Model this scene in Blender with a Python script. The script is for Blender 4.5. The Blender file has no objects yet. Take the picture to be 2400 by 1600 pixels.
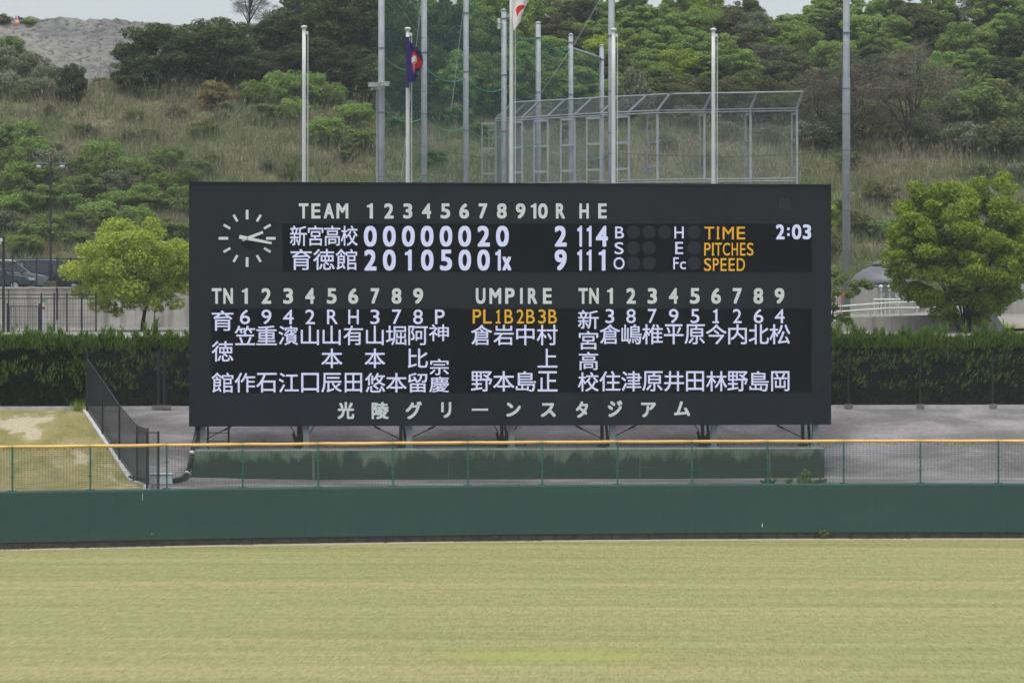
import bpy, bmesh, math, random
import numpy as np
from mathutils import Vector

# ------------------------------------------------------------------ camera, sky, sun, exposure
SC = bpy.context.scene
COL = SC.collection
FPX = 7250.0            # focal length in photo pixels (photo 2400 wide)
CAMH = 8.5              # eye height in the stand
HOR = 760.0             # photo row of the horizon
cam_d = bpy.data.cameras.new("camera")
cam = bpy.data.objects.new("camera", cam_d)
COL.objects.link(cam)
cam.location = (0, 0, CAMH)
cam.rotation_euler = (math.radians(90), 0, 0)
cam_d.sensor_width = 36.0
cam_d.lens = 36.0 * FPX / 2400.0
cam_d.shift_y = -(800.0 - HOR) / 2400.0
cam_d.clip_start = 0.5
cam_d.clip_end = 3000
SC.camera = cam

SUN_EL, SUN_AZ = math.radians(74), math.radians(192)   # azimuth clockwise from +Y: behind the camera, to its left
world = bpy.data.worlds.new("World")
SC.world = world
world.use_nodes = True
wn = world.node_tree
wn.nodes.clear()
sky = wn.nodes.new("ShaderNodeTexSky")
sky.sky_type = 'NISHITA'
sky.sun_disc = False
sky.sun_elevation = SUN_EL
sky.sun_rotation = SUN_AZ
sky.air_density = 1.0
sky.dust_density = 4.0
sky.ozone_density = 1.0
hs = wn.nodes.new("ShaderNodeHueSaturation")
hs.inputs['Saturation'].default_value = 0.5
bg = wn.nodes.new("ShaderNodeBackground")
bg.inputs['Strength'].default_value = 0.15
wo = wn.nodes.new("ShaderNodeOutputWorld")
wn.links.new(sky.outputs[0], hs.inputs['Color'])
wn.links.new(hs.outputs[0], bg.inputs['Color'])
wn.links.new(bg.outputs[0], wo.inputs['Surface'])

sun_d = bpy.data.lights.new("sun", 'SUN')
sun_d.energy = 1.5
sun_d.angle = math.radians(16)
sun_d.color = (1.0, 0.96, 0.90)
sun = bpy.data.objects.new("sun", sun_d)
COL.objects.link(sun)
sdir = Vector((math.sin(SUN_AZ) * math.cos(SUN_EL), math.cos(SUN_AZ) * math.cos(SUN_EL), math.sin(SUN_EL)))
sun.rotation_euler = sdir.to_track_quat('Z', 'Y').to_euler()
sun.location = (0, 0, 80)

SC.view_settings.view_transform = 'Standard'
SC.view_settings.look = 'None'
SC.view_settings.gamma = 1
SC.view_settings.use_curve_mapping = False
SC.view_settings.exposure = 0.62
SC.render.engine = 'CYCLES'
SC.cycles.max_bounces = 6
SC.cycles.diffuse_bounces = 4
SC.cycles.glossy_bounces = 2
SC.cycles.transmission_bounces = 3
SC.cycles.transparent_max_bounces = 16
SC.cycles.use_adaptive_sampling = False
SC.cycles.use_denoising = True
SC.cycles.denoiser = 'OPENIMAGEDENOISE'
SC.cycles.denoising_input_passes = 'RGB_ALBEDO_NORMAL'
SC.cycles.denoising_prefilter = 'ACCURATE'

random.seed(7)
RNG = np.random.default_rng(7)


# ------------------------------------------------------------------ helpers
def at(px, py, Y):
    """photo pixel at distance Y -> point"""
    return Vector(((px - 1200.0) * Y / FPX, Y, CAMH - (py - HOR) * Y / FPX))


def tag(o, label=None, cat=None, group=None, kind=None):
    if label: o['label'] = label
    if cat: o['category'] = cat
    if group: o['group'] = group
    if kind: o['kind'] = kind
    return o


def empty(name, loc, label=None, cat=None, group=None):
    o = bpy.data.objects.new(name, None)
    o.empty_display_size = 0.3
    COL.objects.link(o)
    o.location = loc
    return tag(o, label, cat, group)


def root_loc(o):
    v = Vector((0, 0, 0))
    while o is not None:
        v += Vector(o.location)
        o = o.parent
    return v


def copy_tree(o, parent=None):
    c = o.copy()
    COL.objects.link(c)
    if parent is not None:
        c.parent = parent
    for ch in list(o.children):
        copy_tree(ch, c)
    return c


class MB:
    """collects geometry in world coordinates; build() links it as one mesh object"""
    def __init__(s):
        s.v = []; s.f = []; s.m = []; s.n = 0

    def add(s, verts, faces, mi=0):
        b = s.n
        s.v.extend([tuple(p) for p in verts])
        s.f.extend([tuple(i + b for i in f) for f in faces])
        s.m.extend([mi] * len(faces))
        s.n += len(verts)
        return s

    def box(s, c, size, rz=0.0, mi=0, bev=0.0):
        x, y, z = size[0] / 2, size[1] / 2, size[2] / 2
        cs, sn = math.cos(rz), math.sin(rz)
        if bev <= 0:
            pts = [(-x, -y, -z), (x, -y, -z), (x, y, -z), (-x, y, -z), (-x, -y, z), (x, -y, z), (x, y, z), (-x, y, z)]
            fc = [(0, 3, 2, 1), (4, 5, 6, 7), (0, 1, 5, 4), (1, 2, 6, 5), (2, 3, 7, 6), (3, 0, 4, 7)]
        else:
            bm = bmesh.new()
            bmesh.ops.create_cube(bm, size=1.0)
            for v in bm.verts:
                v.co = Vector((v.co.x * 2 * x, v.co.y * 2 * y, v.co.z * 2 * z))
            bmesh.ops.bevel(bm, geom=bm.edges[:], offset=bev, segments=2, affect='EDGES', profile=0.5)
            bm.verts.index_update()
            pts = [tuple(v.co) for v in bm.verts]
            fc = [tuple(v.index for v in f.verts) for f in bm.faces]
            bm.free()
        pts = [(c[0] + p[0] * cs - p[1] * sn, c[1] + p[0] * sn + p[1] * cs, c[2] + p[2]) for p in pts]
        return s.add(pts, fc, mi)

    def tube(s, pts, rad, n=8, mi=0, caps=True):
        pts = [Vector(p) for p in pts]
        if not isinstance(rad, (list, tuple)):
            rad = [rad] * len(pts)
        rings = []
        prev = None
        for i, p in enumerate(pts):
            if i == 0: d = pts[1] - pts[0]
            elif i == len(pts) - 1: d = pts[-1] - pts[-2]
            else: d = (pts[i + 1] - pts[i - 1])
            d.normalize()
            if prev is None:
                a = Vector((0, 0, 1)) if abs(d.z) < 0.9 else Vector((1, 0, 0))
                u = d.cross(a).normalized()
            else:
                u = prev - d * prev.dot(d)
                if u.length < 1e-6: u = d.orthogonal()
                u.normalize()
            prev = u
            w = d.cross(u)
            rings.append([p + (u * math.cos(2 * math.pi * k / n) + w * math.sin(2 * math.pi * k / n)) * rad[i] for k in range(n)])
        vs = [q for r in rings for q in r]
        fc = []
        for i in range(len(pts) - 1):
            for k in range(n):
                k2 = (k + 1) % n
                fc.append((i * n + k, i * n + k2, (i + 1) * n + k2, (i + 1) * n + k))
        if caps:
            fc.append(tuple(range(n - 1, -1, -1)))
            fc.append(tuple((len(pts) - 1) * n + k for k in range(n)))
        return s.add(vs, fc, mi)

    def bar(s, p, q, w, h, mi=0, up=(0, 0, 1)):
        """square bar from p to q"""
        p, q = Vector(p), Vector(q)
        d = (q - p).normalized()
        up = Vector(up)
        if abs(d.dot(up)) > 0.95: up = Vector((0, 1, 0))
        sd = d.cross(up).normalized()
        u = sd.cross(d)
        vs = []
        for c in (p, q):
            vs += [c - sd * w / 2 - u * h / 2, c + sd * w / 2 - u * h / 2, c + sd * w / 2 + u * h / 2, c - sd * w / 2 + u * h / 2]
        return s.add(vs, [(3, 2, 1, 0), (4, 5, 6, 7), (0, 1, 5, 4), (1, 2, 6, 5), (2, 3, 7, 6), (3, 0, 4, 7)], mi)

    def lathe(s, c, prof, n=16, mi=0):
        c = Vector(c)
        vs = []
        for r, z in prof:
            for k in range(n):
                a = 2 * math.pi * k / n
                vs.append((c.x + r * math.cos(a), c.y + r * math.sin(a), c.z + z))
        fc = []
        for i in range(len(prof) - 1):
            for k in range(n):
                k2 = (k + 1) % n
                fc.append((i * n + k, i * n + k2, (i + 1) * n + k2, (i + 1) * n + k))
        fc.append(tuple(range(n - 1, -1, -1)))
        fc.append(tuple((len(prof) - 1) * n + k for k in range(n)))
        return s.add(vs, fc, mi)

    def build(s, name, mats, parent=None, smooth=False, kind=None):
        off = root_loc(parent)
        v = np.array(s.v, dtype=np.float64).reshape(-1, 3) - np.array(off)
        me = bpy.data.meshes.new(name)
        me.from_pydata(v.tolist(), [], s.f)
        if not isinstance(mats, (list, tuple)): mats = [mats]
        for m in mats: me.materials.append(m)
        if len(mats) > 1:
            me.polygons.foreach_set('material_index', s.m)
        if smooth:
            me.polygons.foreach_set('use_smooth', [True] * len(me.polygons))
            if smooth == 'auto':
                pass
        me.update()
        o = bpy.data.objects.new(name, me)
        COL.objects.link(o)
        if parent is not None: o.parent = parent
        if kind: o['kind'] = kind
        return o


def np_mesh(name, verts, nper, mats, parent=None, mat_idx=None, smooth=False):
    """verts (N*nper,3): N separate faces of nper corners; verts local to the parent"""
    verts = np.ascontiguousarray(verts, dtype=np.float32)
    nv = len(verts)
    nf = nv // nper
    me = bpy.data.meshes.new(name)
    me.vertices.add(nv)
    me.vertices.foreach_set('co', verts.ravel())
    me.loops.add(nv)
    me.loops.foreach_set('vertex_index', np.arange(nv, dtype=np.int32))
    me.polygons.add(nf)
    me.polygons.foreach_set('loop_start', np.arange(0, nv, nper, dtype=np.int32))
    me.polygons.foreach_set('loop_total', np.full(nf, nper, dtype=np.int32))
    if not isinstance(mats, (list, tuple)): mats = [mats]
    for m in mats: me.materials.append(m)
    if mat_idx is not None:
        me.polygons.foreach_set('material_index', np.ascontiguousarray(mat_idx, dtype=np.int32))
    me.update(calc_edges=True)
    o = bpy.data.objects.new(name, me)
    COL.objects.link(o)
    if parent is not None: o.parent = parent
    return o


def grid_mesh(name, X, Y, Z, mats, kind=None, mask=None, smooth=True):
    """X,Y,Z 2-D arrays; mask over faces"""
    h, w = X.shape
    v = np.stack([X, Y, Z], -1).reshape(-1, 3)
    i = np.arange(h * w).reshape(h, w)
    f = np.stack([i[:-1, :-1], i[:-1, 1:], i[1:, 1:], i[1:, :-1]], -1).reshape(-1, 4)
    if mask is not None:
        f = f[mask.reshape(-1)]
        used = np.unique(f)
        remap = np.full(h * w, -1); remap[used] = np.arange(len(used))
        v = v[used]; f = remap[f]
    me = bpy.data.meshes.new(name)
    me.from_pydata(v.tolist(), [], f.tolist())
    me.materials.append(mats)
    me.polygons.foreach_set('use_smooth', [smooth] * len(me.polygons))
    me.update()
    o = bpy.data.objects.new(name, me)
    COL.objects.link(o)
    if kind: o['kind'] = kind
    return o


# ------------------------------------------------------------------ materials
class NT:
    def __init__(s, name):
        s.m = bpy.data.materials.new(name)
        s.m.use_nodes = True
        s.t = s.m.node_tree
        s.t.nodes.clear()
        s.out = s.t.nodes.new("ShaderNodeOutputMaterial")

    def n(s, typ, **kw):
        x = s.t.nodes.new(typ)
        for k, v in kw.items(): setattr(x, k, v)
        return x

    def l(s, a, b): s.t.links.new(a, b)

    def coord(s, scale=(1, 1, 1), rot=(0, 0, 0), which='Object'):
        tc = s.n("ShaderNodeTexCoord")
        mp = s.n("ShaderNodeMapping")
        mp.inputs['Scale'].default_value = scale
        mp.inputs['Rotation'].default_value = rot
        s.l(tc.outputs[which], mp.inputs['Vector'])
        return mp.outputs[0]

    def noise(s, vec, scale, detail=4, rough=0.55, dist=0.0):
        x = s.n("ShaderNodeTexNoise")
        x.inputs['Scale'].default_value = scale
        x.inputs['Detail'].default_value = detail
        x.inputs['Roughness'].default_value = rough
        x.inputs['Distortion'].default_value = dist
        s.l(vec, x.inputs['Vector'])
        return x.outputs['Fac']

    def ramp(s, fac, stops):
        x = s.n("ShaderNodeValToRGB")
        e = x.color_ramp.elements
        while len(e) < len(stops): e.new(0.5)
        for k, (p, c) in enumerate(stops):
            e[k].position = p
            e[k].color = (*c, 1) if len(c) == 3 else c
        s.l(fac, x.inputs[0])
        return x.outputs[0]

    def mix(s, fac, a, b, mode='MIX'):
        x = s.n("ShaderNodeMixRGB", blend_type=mode)
        for i, v in ((0, fac), (1, a), (2, b)):
            if hasattr(v, 'links') or hasattr(v, 'is_linked'): s.l(v, x.inputs[i])
            elif i == 0: x.inputs[0].default_value = v
            else: x.inputs[i].default_value = (*v, 1)
        return x.outputs[0]

    def principled(s, col, rough=0.7, metal=0.0, spec=0.4, bump=None, bstr=0.3, bdist=0.02):
        p = s.n("ShaderNodeBsdfPrincipled")
        if hasattr(col, 'is_linked'): s.l(col, p.inputs['Base Color'])
        else: p.inputs['Base Color'].default_value = (*col, 1)
        if hasattr(rough, 'is_linked'): s.l(rough, p.inputs['Roughness'])
        else: p.inputs['Roughness'].default_value = rough
        p.inputs['Metallic'].default_value = metal
        p.inputs['Specular IOR Level'].default_value = spec
        if bump is not None:
            b = s.n("ShaderNodeBump")
            b.inputs['Strength'].default_value = bstr
            b.inputs['Distance'].default_value = bdist
            s.l(bump, b.inputs['Height'])
            s.l(b.outputs[0], p.inputs['Normal'])
        s.l(p.outputs[0], s.out.inputs['Surface'])
        return s.m


def mottled(name, c1, c2, scale=3.0, rough=0.7, metal=0.0, spec=0.4, bump=0.0, stretch=(1, 1, 1), detail=5):
    t = NT(name)
    v = t.coord(stretch)
    f = t.noise(v, scale, detail)
    col = t.ramp(f, [(0.3, c1), (0.7, c2)])
    return t.principled(col, rough, metal, spec, f if bump else None, bump or 0.1)


def leaf_mat(name, stops, trans=0.3, hue=0.04):
    """leaf colours vary from leaf to leaf and a little from tree to tree"""
    t = NT(name)
    g = t.n("ShaderNodeNewGeometry")
    col = t.ramp(g.outputs['Random Per Island'], stops)
    oi = t.n("ShaderNodeObjectInfo")
    mr = t.n("ShaderNodeMapRange")
    mr.inputs['To Min'].default_value = 0.5 - hue
    mr.inputs['To Max'].default_value = 0.5 + hue * 0.5
    t.l(oi.outputs['Random'], mr.inputs['Value'])
    mv = t.n("ShaderNodeMapRange")
    mv.inputs['To Min'].default_value = 0.8
    mv.inputs['To Max'].default_value = 1.15
    t.l(oi.outputs['Random'], mv.inputs['Value'])
    h = t.n("ShaderNodeHueSaturation")
    t.l(col, h.inputs['Color'])
    t.l(mr.outputs[0], h.inputs['Hue'])
    t.l(mv.outputs[0], h.inputs['Value'])
    d = t.n("ShaderNodeBsdfDiffuse")
    tr = t.n("ShaderNodeBsdfTranslucent")
    t.l(h.outputs[0], d.inputs[0])
    t.l(h.outputs[0], tr.inputs[0])
    mx = t.n("ShaderNodeMixShader")
    mx.inputs[0].default_value = trans
    t.l(d.outputs[0], mx.inputs[1])
    t.l(tr.outputs[0], mx.inputs[2])
    t.l(mx.outputs[0], t.out.inputs['Surface'])
    return t.m


def emit_mat(name, col, strength):
    t = NT(name)
    v = t.coord((1, 1, 1))
    # slight lamp-to-lamp unevenness of the LED dots
    f = t.noise(v, 22.0, 3, 0.8)
    c = t.mix(t.ramp(f, [(0.3, (0,) * 3), (0.7, (1,) * 3)]), tuple(x * 0.80 for x in col), tuple(min(1, x * 1.12) for x in col))
    e = t.n("ShaderNodeEmission")
    e.inputs['Strength'].default_value = strength
    t.l(c, e.inputs[0])
    t.l(e.outputs[0], t.out.inputs['Surface'])
    return t.m


M = {}


def field_material():
    t = NT("field_turf")
    v = t.coord((1, 1, 1), rot=(0, 0, math.radians(2.5)))
    def sc(x, y):
        m_ = t.n("ShaderNodeMapping"); m_.inputs['Scale'].default_value = (x, y, 1); t.l(v, m_.inputs['Vector']); return m_.outputs[0]
    streak = t.noise(sc(0.05, 1.0), 0.42, 5, 0.62, 0.6)
    thin = t.noise(sc(0.10, 1.0), 1.7, 4, 0.6, 0.3)
    fine = t.noise(sc(1.0, 0.22), 3.4, 5, 0.7)
    blade = t.noise(sc(1.0, 0.10), 11.0, 3, 0.8)
    c = t.ramp(streak, [(0.25, (0.150, 0.175, 0.060)), (0.44, (0.195, 0.198, 0.082)), (0.56, (0.218, 0.212, 0.095)), (0.76, (0.268, 0.246, 0.126))])
    c = t.mix(0.5, c, t.ramp(thin, [(0.28, (0.80, 0.88, 0.72)), (0.5, (1, 1, 1)), (0.75, (1.13, 1.08, 1.06))]), 'MULTIPLY')
    c = t.mix(0.9, c, t.ramp(fine, [(0.28, (0.72, 0.80, 0.62)), (0.5, (1, 1, 1)), (0.75, (1.15, 1.12, 1.08))]), 'MULTIPLY')
    c = t.mix(0.9, c, t.ramp(blade, [(0.28, (0.60, 0.66, 0.52)), (0.5, (1, 1, 1)), (0.78, (1.32, 1.26, 1.18))]), 'MULTIPLY')
    # sparse dark divots
    dv = t.noise(sc(1.0, 0.4), 2.3, 2, 0.5)
    c = t.mix(t.ramp(dv, [(0.745, (0, 0, 0)), (0.765, (0.6,) * 3)]), c, (0.075, 0.085, 0.045))
    # the greener, overseeded oval patch in the outfield
    tc = t.n("ShaderNodeTexCoord")
    mp = t.n("ShaderNodeMapping")
    mp.inputs['Location'].default_value = (-0.95 / 3.6, -79.4 / 2.2, 0)
    mp.inputs['Scale'].default_value = (1 / 3.6, 1 / 2.2, 0)
    t.l(tc.outputs['Object'], mp.inputs['Vector'])
    gr = t.n("ShaderNodeTexGradient", gradient_type='SPHERICAL')
    t.l(mp.outputs[0], gr.inputs[0])
    pm = t.n("ShaderNodeMath", operation='MULTIPLY')
    t.l(gr.outputs['Fac'], pm.inputs[0]); t.l(t.ramp(fine, [(0.35, (0.35,) * 3), (0.6, (1.2,) * 3)]), pm.inputs[1])
    pr = t.ramp(pm.outputs[0], [(0.05, (0, 0, 0)), (0.45, (0.5,) * 3)])
    c = t.mix(pr, c, (0.225, 0.25, 0.060))
    bm = t.n("ShaderNodeMath", operation='ADD'); t.l(blade, bm.inputs[0]); t.l(fine, bm.inputs[1])
    return t.principled(c, 0.9, 0, 0.1, bm.outputs[0], 0.18, 0.02)


def make_materials():
    M['field'] = field_material()
    M['dirt'] = mottled("warning_dirt", (0.25, 0.21, 0.15), (0.38, 0.33, 0.25), 5.0, 0.95, spec=0.1, bump=0.2)
    # padded wall: dark green, faintly uneven
    t = NT("green_padding")
    v = t.coord((0.25, 0.25, 1))
    f = t.noise(v, 1.3, 4)
    v2 = t.coord((1, 1, 0.08))
    f2 = t.noise(v2, 5.0, 4)
    c = t.ramp(f, [(0.3, (0.0235, 0.058, 0.049)), (0.7, (0.0275, 0.066, 0.056))])
    c = t.mix(0.5, c, t.ramp(f2, [(0.3, (0.80, 0.80, 0.80)), (0.7, (1.12, 1.12, 1.12))]), 'MULTIPLY')
    M['pad'] = t.principled(c, 0.7, 0, 0.22, t.noise(t.coord((1, 1, 1)), 30, 3), 0.12, 0.01)
    M['concrete'] = mottled("concrete", (0.26, 0.25, 0.23), (0.40, 0.385, 0.36), 1.6, 0.9, spec=0.15, bump=0.15)
    M['footing'] = mottled('dirty_concrete', (0.12, 0.115, 0.10), (0.19, 0.18, 0.165), 3.0, 0.9)
    M['core'] = mottled('shaded_recess_concrete', (0.075, 0.073, 0.062), (0.13, 0.125, 0.11), 2.2, 0.9, stretch=(1, 1, 2))  # shade of the recess under the padding, painted into the core's colour
    M['kerb'] = mottled("kerb_concrete", (0.28, 0.28, 0.27), (0.42, 0.42, 0.405), 2.5, 0.9, spec=0.15, bump=0.1)
    # streaked retaining walls
    for key, ca, cb, cd in (('wallc', (0.27, 0.26, 0.235), (0.38, 0.365, 0.335), (0.11, 0.105, 0.095)), ('wallr', (0.24, 0.235, 0.225), (0.33, 0.32, 0.305), (0.12, 0.118, 0.11))):
        t = NT("stained_concrete_" + key)
        f = t.noise(t.coord((1, 1, 1)), 0.8, 5)
        s_ = t.noise(t.coord((1.0, 1.0, 0.09)), 2.4, 3, 0.55)
        c = t.ramp(f, [(0.3, ca), (0.7, cb)])
        c = t.mix(t.ramp(s_, [(0.5, (0, 0, 0)), (0.72, (0.75,) * 3)]), c, cd)
        M[key] = t.principled(c, 0.92, 0, 0.1, f, 0.15)
    # plinth: green paint, grown over with dark stains from the foot up, pale lime runs
    t = NT("stained_green_plinth")
    tc = t.n("ShaderNodeTexCoord")
    sp = t.n("ShaderNodeSeparateXYZ"); t.l(tc.outputs['Object'], sp.inputs[0])
    v = t.coord((1, 1, 0.40))
    s1 = t.noise(v, 0.9, 8, 0.72, 0.3)
    base = t.ramp(t.noise(t.coord((1, 1, 1)), 1.2, 5), [(0.3, (0.085, 0.125, 0.092)), (0.7, (0.15, 0.19, 0.14))])
    hgt = t.n("ShaderNodeMapRange"); hgt.inputs['From Min'].default_value = 3.5; hgt.inputs['From Max'].default_value = 2.3
    t.l(sp.outputs['Z'], hgt.inputs['Value'])
    ad = t.n("ShaderNodeMath", operation='MULTIPLY_ADD'); ad.inputs[1].default_value = 0.42
    t.l(hgt.outputs[0], ad.inputs[0]); t.l(s1, ad.inputs[2])
    stain = t.ramp(ad.outputs[0], [(0.53, (0, 0, 0)), (0.66, (0.90,) * 3)])
    c = t.mix(stain, base, (0.022, 0.036, 0.030))
    run = t.ramp(t.noise(t.coord((1, 1, 0.03)), 4.2, 3, 0.6), [(0.66, (0, 0, 0)), (0.74, (0.45,) * 3)])
    c = t.mix(run, c, (0.28, 0.27, 0.22))
    M['plinth'] = t.principled(c, 0.9, 0, 0.15, s1, 0.15)
    # paved slope
    t = NT("grey_paving")
    f = t.noise(t.coord((0.35, 1.0, 1), rot=(0, 0, 0.2)), 0.65, 6, 0.62, 0.3)
    g = t.noise(t.coord((1, 1, 1)), 9.0, 5, 0.7)
    c = t.ramp(f, [(0.30, (0.074, 0.070, 0.072)), (0.48, (0.125, 0.119, 0.121)), (0.68, (0.235, 0.225, 0.230))])
    c = t.mix(0.8, c, t.ramp(g, [(0.3, (0.72,) * 3), (0.7, (1.22,) * 3)]), 'MULTIPLY')
    M['paving'] = t.principled(c, 0.85, 0, 0.25, g, 0.3, 0.03)
    # grass bank with sandy bare patches
    t = NT("bank_turf")
    f = t.noise(t.coord((1, 1, 1)), 0.42, 5, 0.6, 0.4)
    g = t.noise(t.coord((1, 1, 1)), 11.0, 5, 0.75)
    k = t.noise(t.coord((1, 0.6, 1)), 1.1, 4, 0.6)
    grass = t.ramp(k, [(0.3, (0.135, 0.14, 0.048)), (0.5, (0.20, 0.18, 0.085)), (0.7, (0.25, 0.215, 0.115))])
    c = t.mix(t.ramp(f, [(0.555, (0, 0, 0)), (0.63, (0.85,) * 3)]), grass, (0.36, 0.325, 0.25))
    c = t.mix(0.9, c, t.ramp(g, [(0.3, (0.62, 0.66, 0.55)), (0.7, (1.25, 1.22, 1.2))]), 'MULTIPLY')
    M['bank'] = t.principled(c, 0.95, 0, 0.08, g, 0.5, 0.04)
    M['terrace'] = mottled("terrace_ground", (0.17, 0.165, 0.15), (0.24, 0.235, 0.215), 0.8, 0.95, spec=0.1)
    M['asphalt'] = mottled("asphalt", (0.055, 0.055, 0.055), (0.085, 0.085, 0.083), 2.0, 0.9, spec=0.2)
    # hillside soil under the grass
    t = NT("hillside_soil")
    f = t.noise(t.coord((1, 1, 1)), 0.22, 6, 0.62)
    g = t.noise(t.coord((1, 1, 1)), 2.4, 5, 0.7)
    c = t.ramp(f, [(0.3, (0.072, 0.088, 0.038)), (0.5, (0.112, 0.112, 0.062)), (0.7, (0.16, 0.142, 0.095))])
    c = t.mix(0.9, c, t.ramp(g, [(0.3, (0.5,) * 3), (0.7, (1.3,) * 3)]), 'MULTIPLY')
    M['soil'] = t.principled(c, 0.95, 0, 0.05, g, 0.8, 0.3)
    # quarried gravel bank
    t = NT("quarried_gravel")
    f = t.noise(t.coord((1, 1, 1)), 0.16, 5, 0.6)
    g = t.noise(t.coord((1, 1, 1)), 1.9, 7, 0.72)
    vo = t.n("ShaderNodeTexVoronoi"); vo.inputs['Scale'].default_value = 2.2; t.l(t.coord((1, 1, 1)), vo.inputs['Vector'])
    c = t.ramp(f, [(0.32, (0.165, 0.170, 0.168)), (0.5, (0.235, 0.236, 0.222)), (0.68, (0.28, 0.274, 0.245))])
    c = t.mix(0.85, c, t.ramp(g, [(0.40, (0.30,) * 3), (0.47, (0.85,) * 3), (0.75, (1.2,) * 3)]), 'MULTIPLY')
    M['gravel'] = t.principled(c, 0.95, 0, 0.1, g, 1.0, 0.5)
    M['galv'] = mottled("galvanised_steel", (0.205, 0.235, 0.255), (0.275, 0.31, 0.33), 2.0, 0.6, 0.0, 0.3)
    M['link'] = mottled('chain_link_wire', (0.17, 0.19, 0.19), (0.22, 0.24, 0.24), 2.0, 0.7, 0.0, 0.2)
    M['galvdark'] = mottled("weathered_steel", (0.055, 0.058, 0.056), (0.10, 0.10, 0.095), 2.0, 0.75, 0.0, 0.2)
    M['clamp'] = mottled("clamp_steel", (0.10, 0.12, 0.13), (0.16, 0.18, 0.19), 4.0, 0.6, 0.2)
    M['white'] = mottled("white_paint", (0.44, 0.465, 0.455), (0.51, 0.535, 0.525), 1.5, 0.5, spec=0.3)
    t = NT("slate_cabinet_paint")
    f = t.noise(t.coord((1, 1, 1)), 0.45, 5, 0.6)
    f2 = t.noise(t.coord((1, 1, 0.06)), 2.2, 4, 0.6)
    c = t.ramp(f, [(0.3, (0.0088, 0.0128, 0.0165)), (0.7, (0.0108, 0.0155, 0.0200))])
    c = t.mix(0.6, c, t.ramp(f2, [(0.35, (0.86,) * 3), (0.7, (1.16,) * 3)]), 'MULTIPLY')
    M['cabinet'] = t.principled(c, 0.65, 0, 0.12)
    M['seam'] = mottled("dark_seam", (0.012, 0.014, 0.016), (0.018, 0.020, 0.022), 1.0, 0.8)
    # LED face: near-black louvre rows
    t = NT("led_face")
    w = t.n("ShaderNodeTexWave", wave_type='BANDS', bands_direction='Z')
    w.inputs['Scale'].default_value = 4.5
    w.inputs['Distortion'].default_value = 0
    t.l(t.coord((1, 1, 1)), w.inputs['Vector'])
    f = t.noise(t.coord((1, 1, 1)), 0.7, 2)
    c = t.mix(w.outputs['Fac'], (0.0018, 0.0023, 0.0032), (0.0032, 0.0038, 0.0050))
    c = t.mix(0.5, c, t.ramp(f, [(0.4, (0.85,) * 3), (0.6, (1.15,) * 3)]), 'MULTIPLY')
    M['led'] = t.principled(c, 0.85, 0, 0.06)
    M['led_white'] = emit_mat("led_white_lit", (0.60, 0.64, 0.85), 0.66)
    M['led_amber'] = emit_mat("led_amber_lit", (0.74, 0.42, 0.035), 0.58)
    M['led_off'] = mottled("led_lamp_unlit", (0.013, 0.016, 0.022), (0.018, 0.021, 0.028), 12.0, 0.7, spec=0.1)
    M['letter'] = mottled("painted_letter", (0.50, 0.555, 0.56), (0.56, 0.615, 0.62), 1.0, 0.6)
    M['rail'] = mottled("yellow_foam_rail", (0.52, 0.34, 0.10), (0.66, 0.43, 0.14), 1.1, 0.7, spec=0.2, stretch=(0.3, 1, 1))
    M['gpost'] = mottled("green_post_paint", (0.012, 0.085, 0.060), (0.018, 0.105, 0.075), 2.0, 0.5)
    M['gwire'] = mottled("dark_green_wire", (0.018, 0.045, 0.036), (0.026, 0.058, 0.046), 2.0, 0.6)
    M['bpost'] = mottled("black_post_paint", (0.012, 0.014, 0.017), (0.020, 0.022, 0.026), 2.0, 0.5)
    M['bwire'] = mottled("black_wire", (0.016, 0.018, 0.020), (0.026, 0.028, 0.030), 2.0, 0.6)
    M['hose'] = mottled("black_hose", (0.010, 0.012, 0.016), (0.020, 0.023, 0.028), 3.0, 0.4)
    M['cladding'] = M['white']
    M['boxgrey'] = mottled("pale_grey_plastic", (0.42, 0.46, 0.46), (0.50, 0.54, 0.54), 2.0, 0.5)
    M['bark'] = mottled("bark", (0.030, 0.026, 0.020), (0.075, 0.064, 0.050), 6.0, 0.95, spec=0.1, bump=0.5, stretch=(1, 1, 0.25))
    M['twig'] = leaf_mat("brown_twigs", [(0.0, (0.085, 0.078, 0.062)), (0.5, (0.125, 0.112, 0.09)), (1.0, (0.175, 0.158, 0.13))], 0.0, 0.0)
    M['leaf_dark'] = leaf_mat("dark_evergreen_leaves", [(0.0, (0.030, 0.056, 0.024)), (0.5, (0.060, 0.098, 0.036)), (0.85, (0.118, 0.150, 0.052)), (1.0, (0.19, 0.20, 0.075))], 0.42, 0.01)
    M['leaf_bright'] = leaf_mat("fresh_green_leaves", [(0.0, (0.120, 0.200, 0.050)), (0.5, (0.195, 0.305, 0.076)), (1.0, (0.29, 0.40, 0.125))], 0.5, 0.012)
    M['leaf_olive'] = leaf_mat("olive_leaves", [(0.0, (0.068, 0.082, 0.030)), (0.5, (0.115, 0.132, 0.050)), (1.0, (0.19, 0.20, 0.085))], 0.38, 0.02)
    M['leaf_brown'] = leaf_mat("budding_brown_leaves", [(0.0, (0.105, 0.115, 0.062)), (0.6, (0.155, 0.165, 0.088)), (1.0, (0.20, 0.22, 0.11))], 0.3, 0.0)
    M['leaf_orange'] = leaf_mat("ochre_leaves", [(0.0, (0.16, 0.13, 0.05)), (0.5, (0.24, 0.18, 0.075)), (1.0, (0.20, 0.20, 0.07))], 0.3, 0.0)
    M['leaf_lime'] = leaf_mat("lime_leaves", [(0.0, (0.18, 0.245, 0.030)), (0.5, (0.32, 0.39, 0.062)), (1.0, (0.47, 0.50, 0.135))], 0.5, 0.0)
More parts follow.
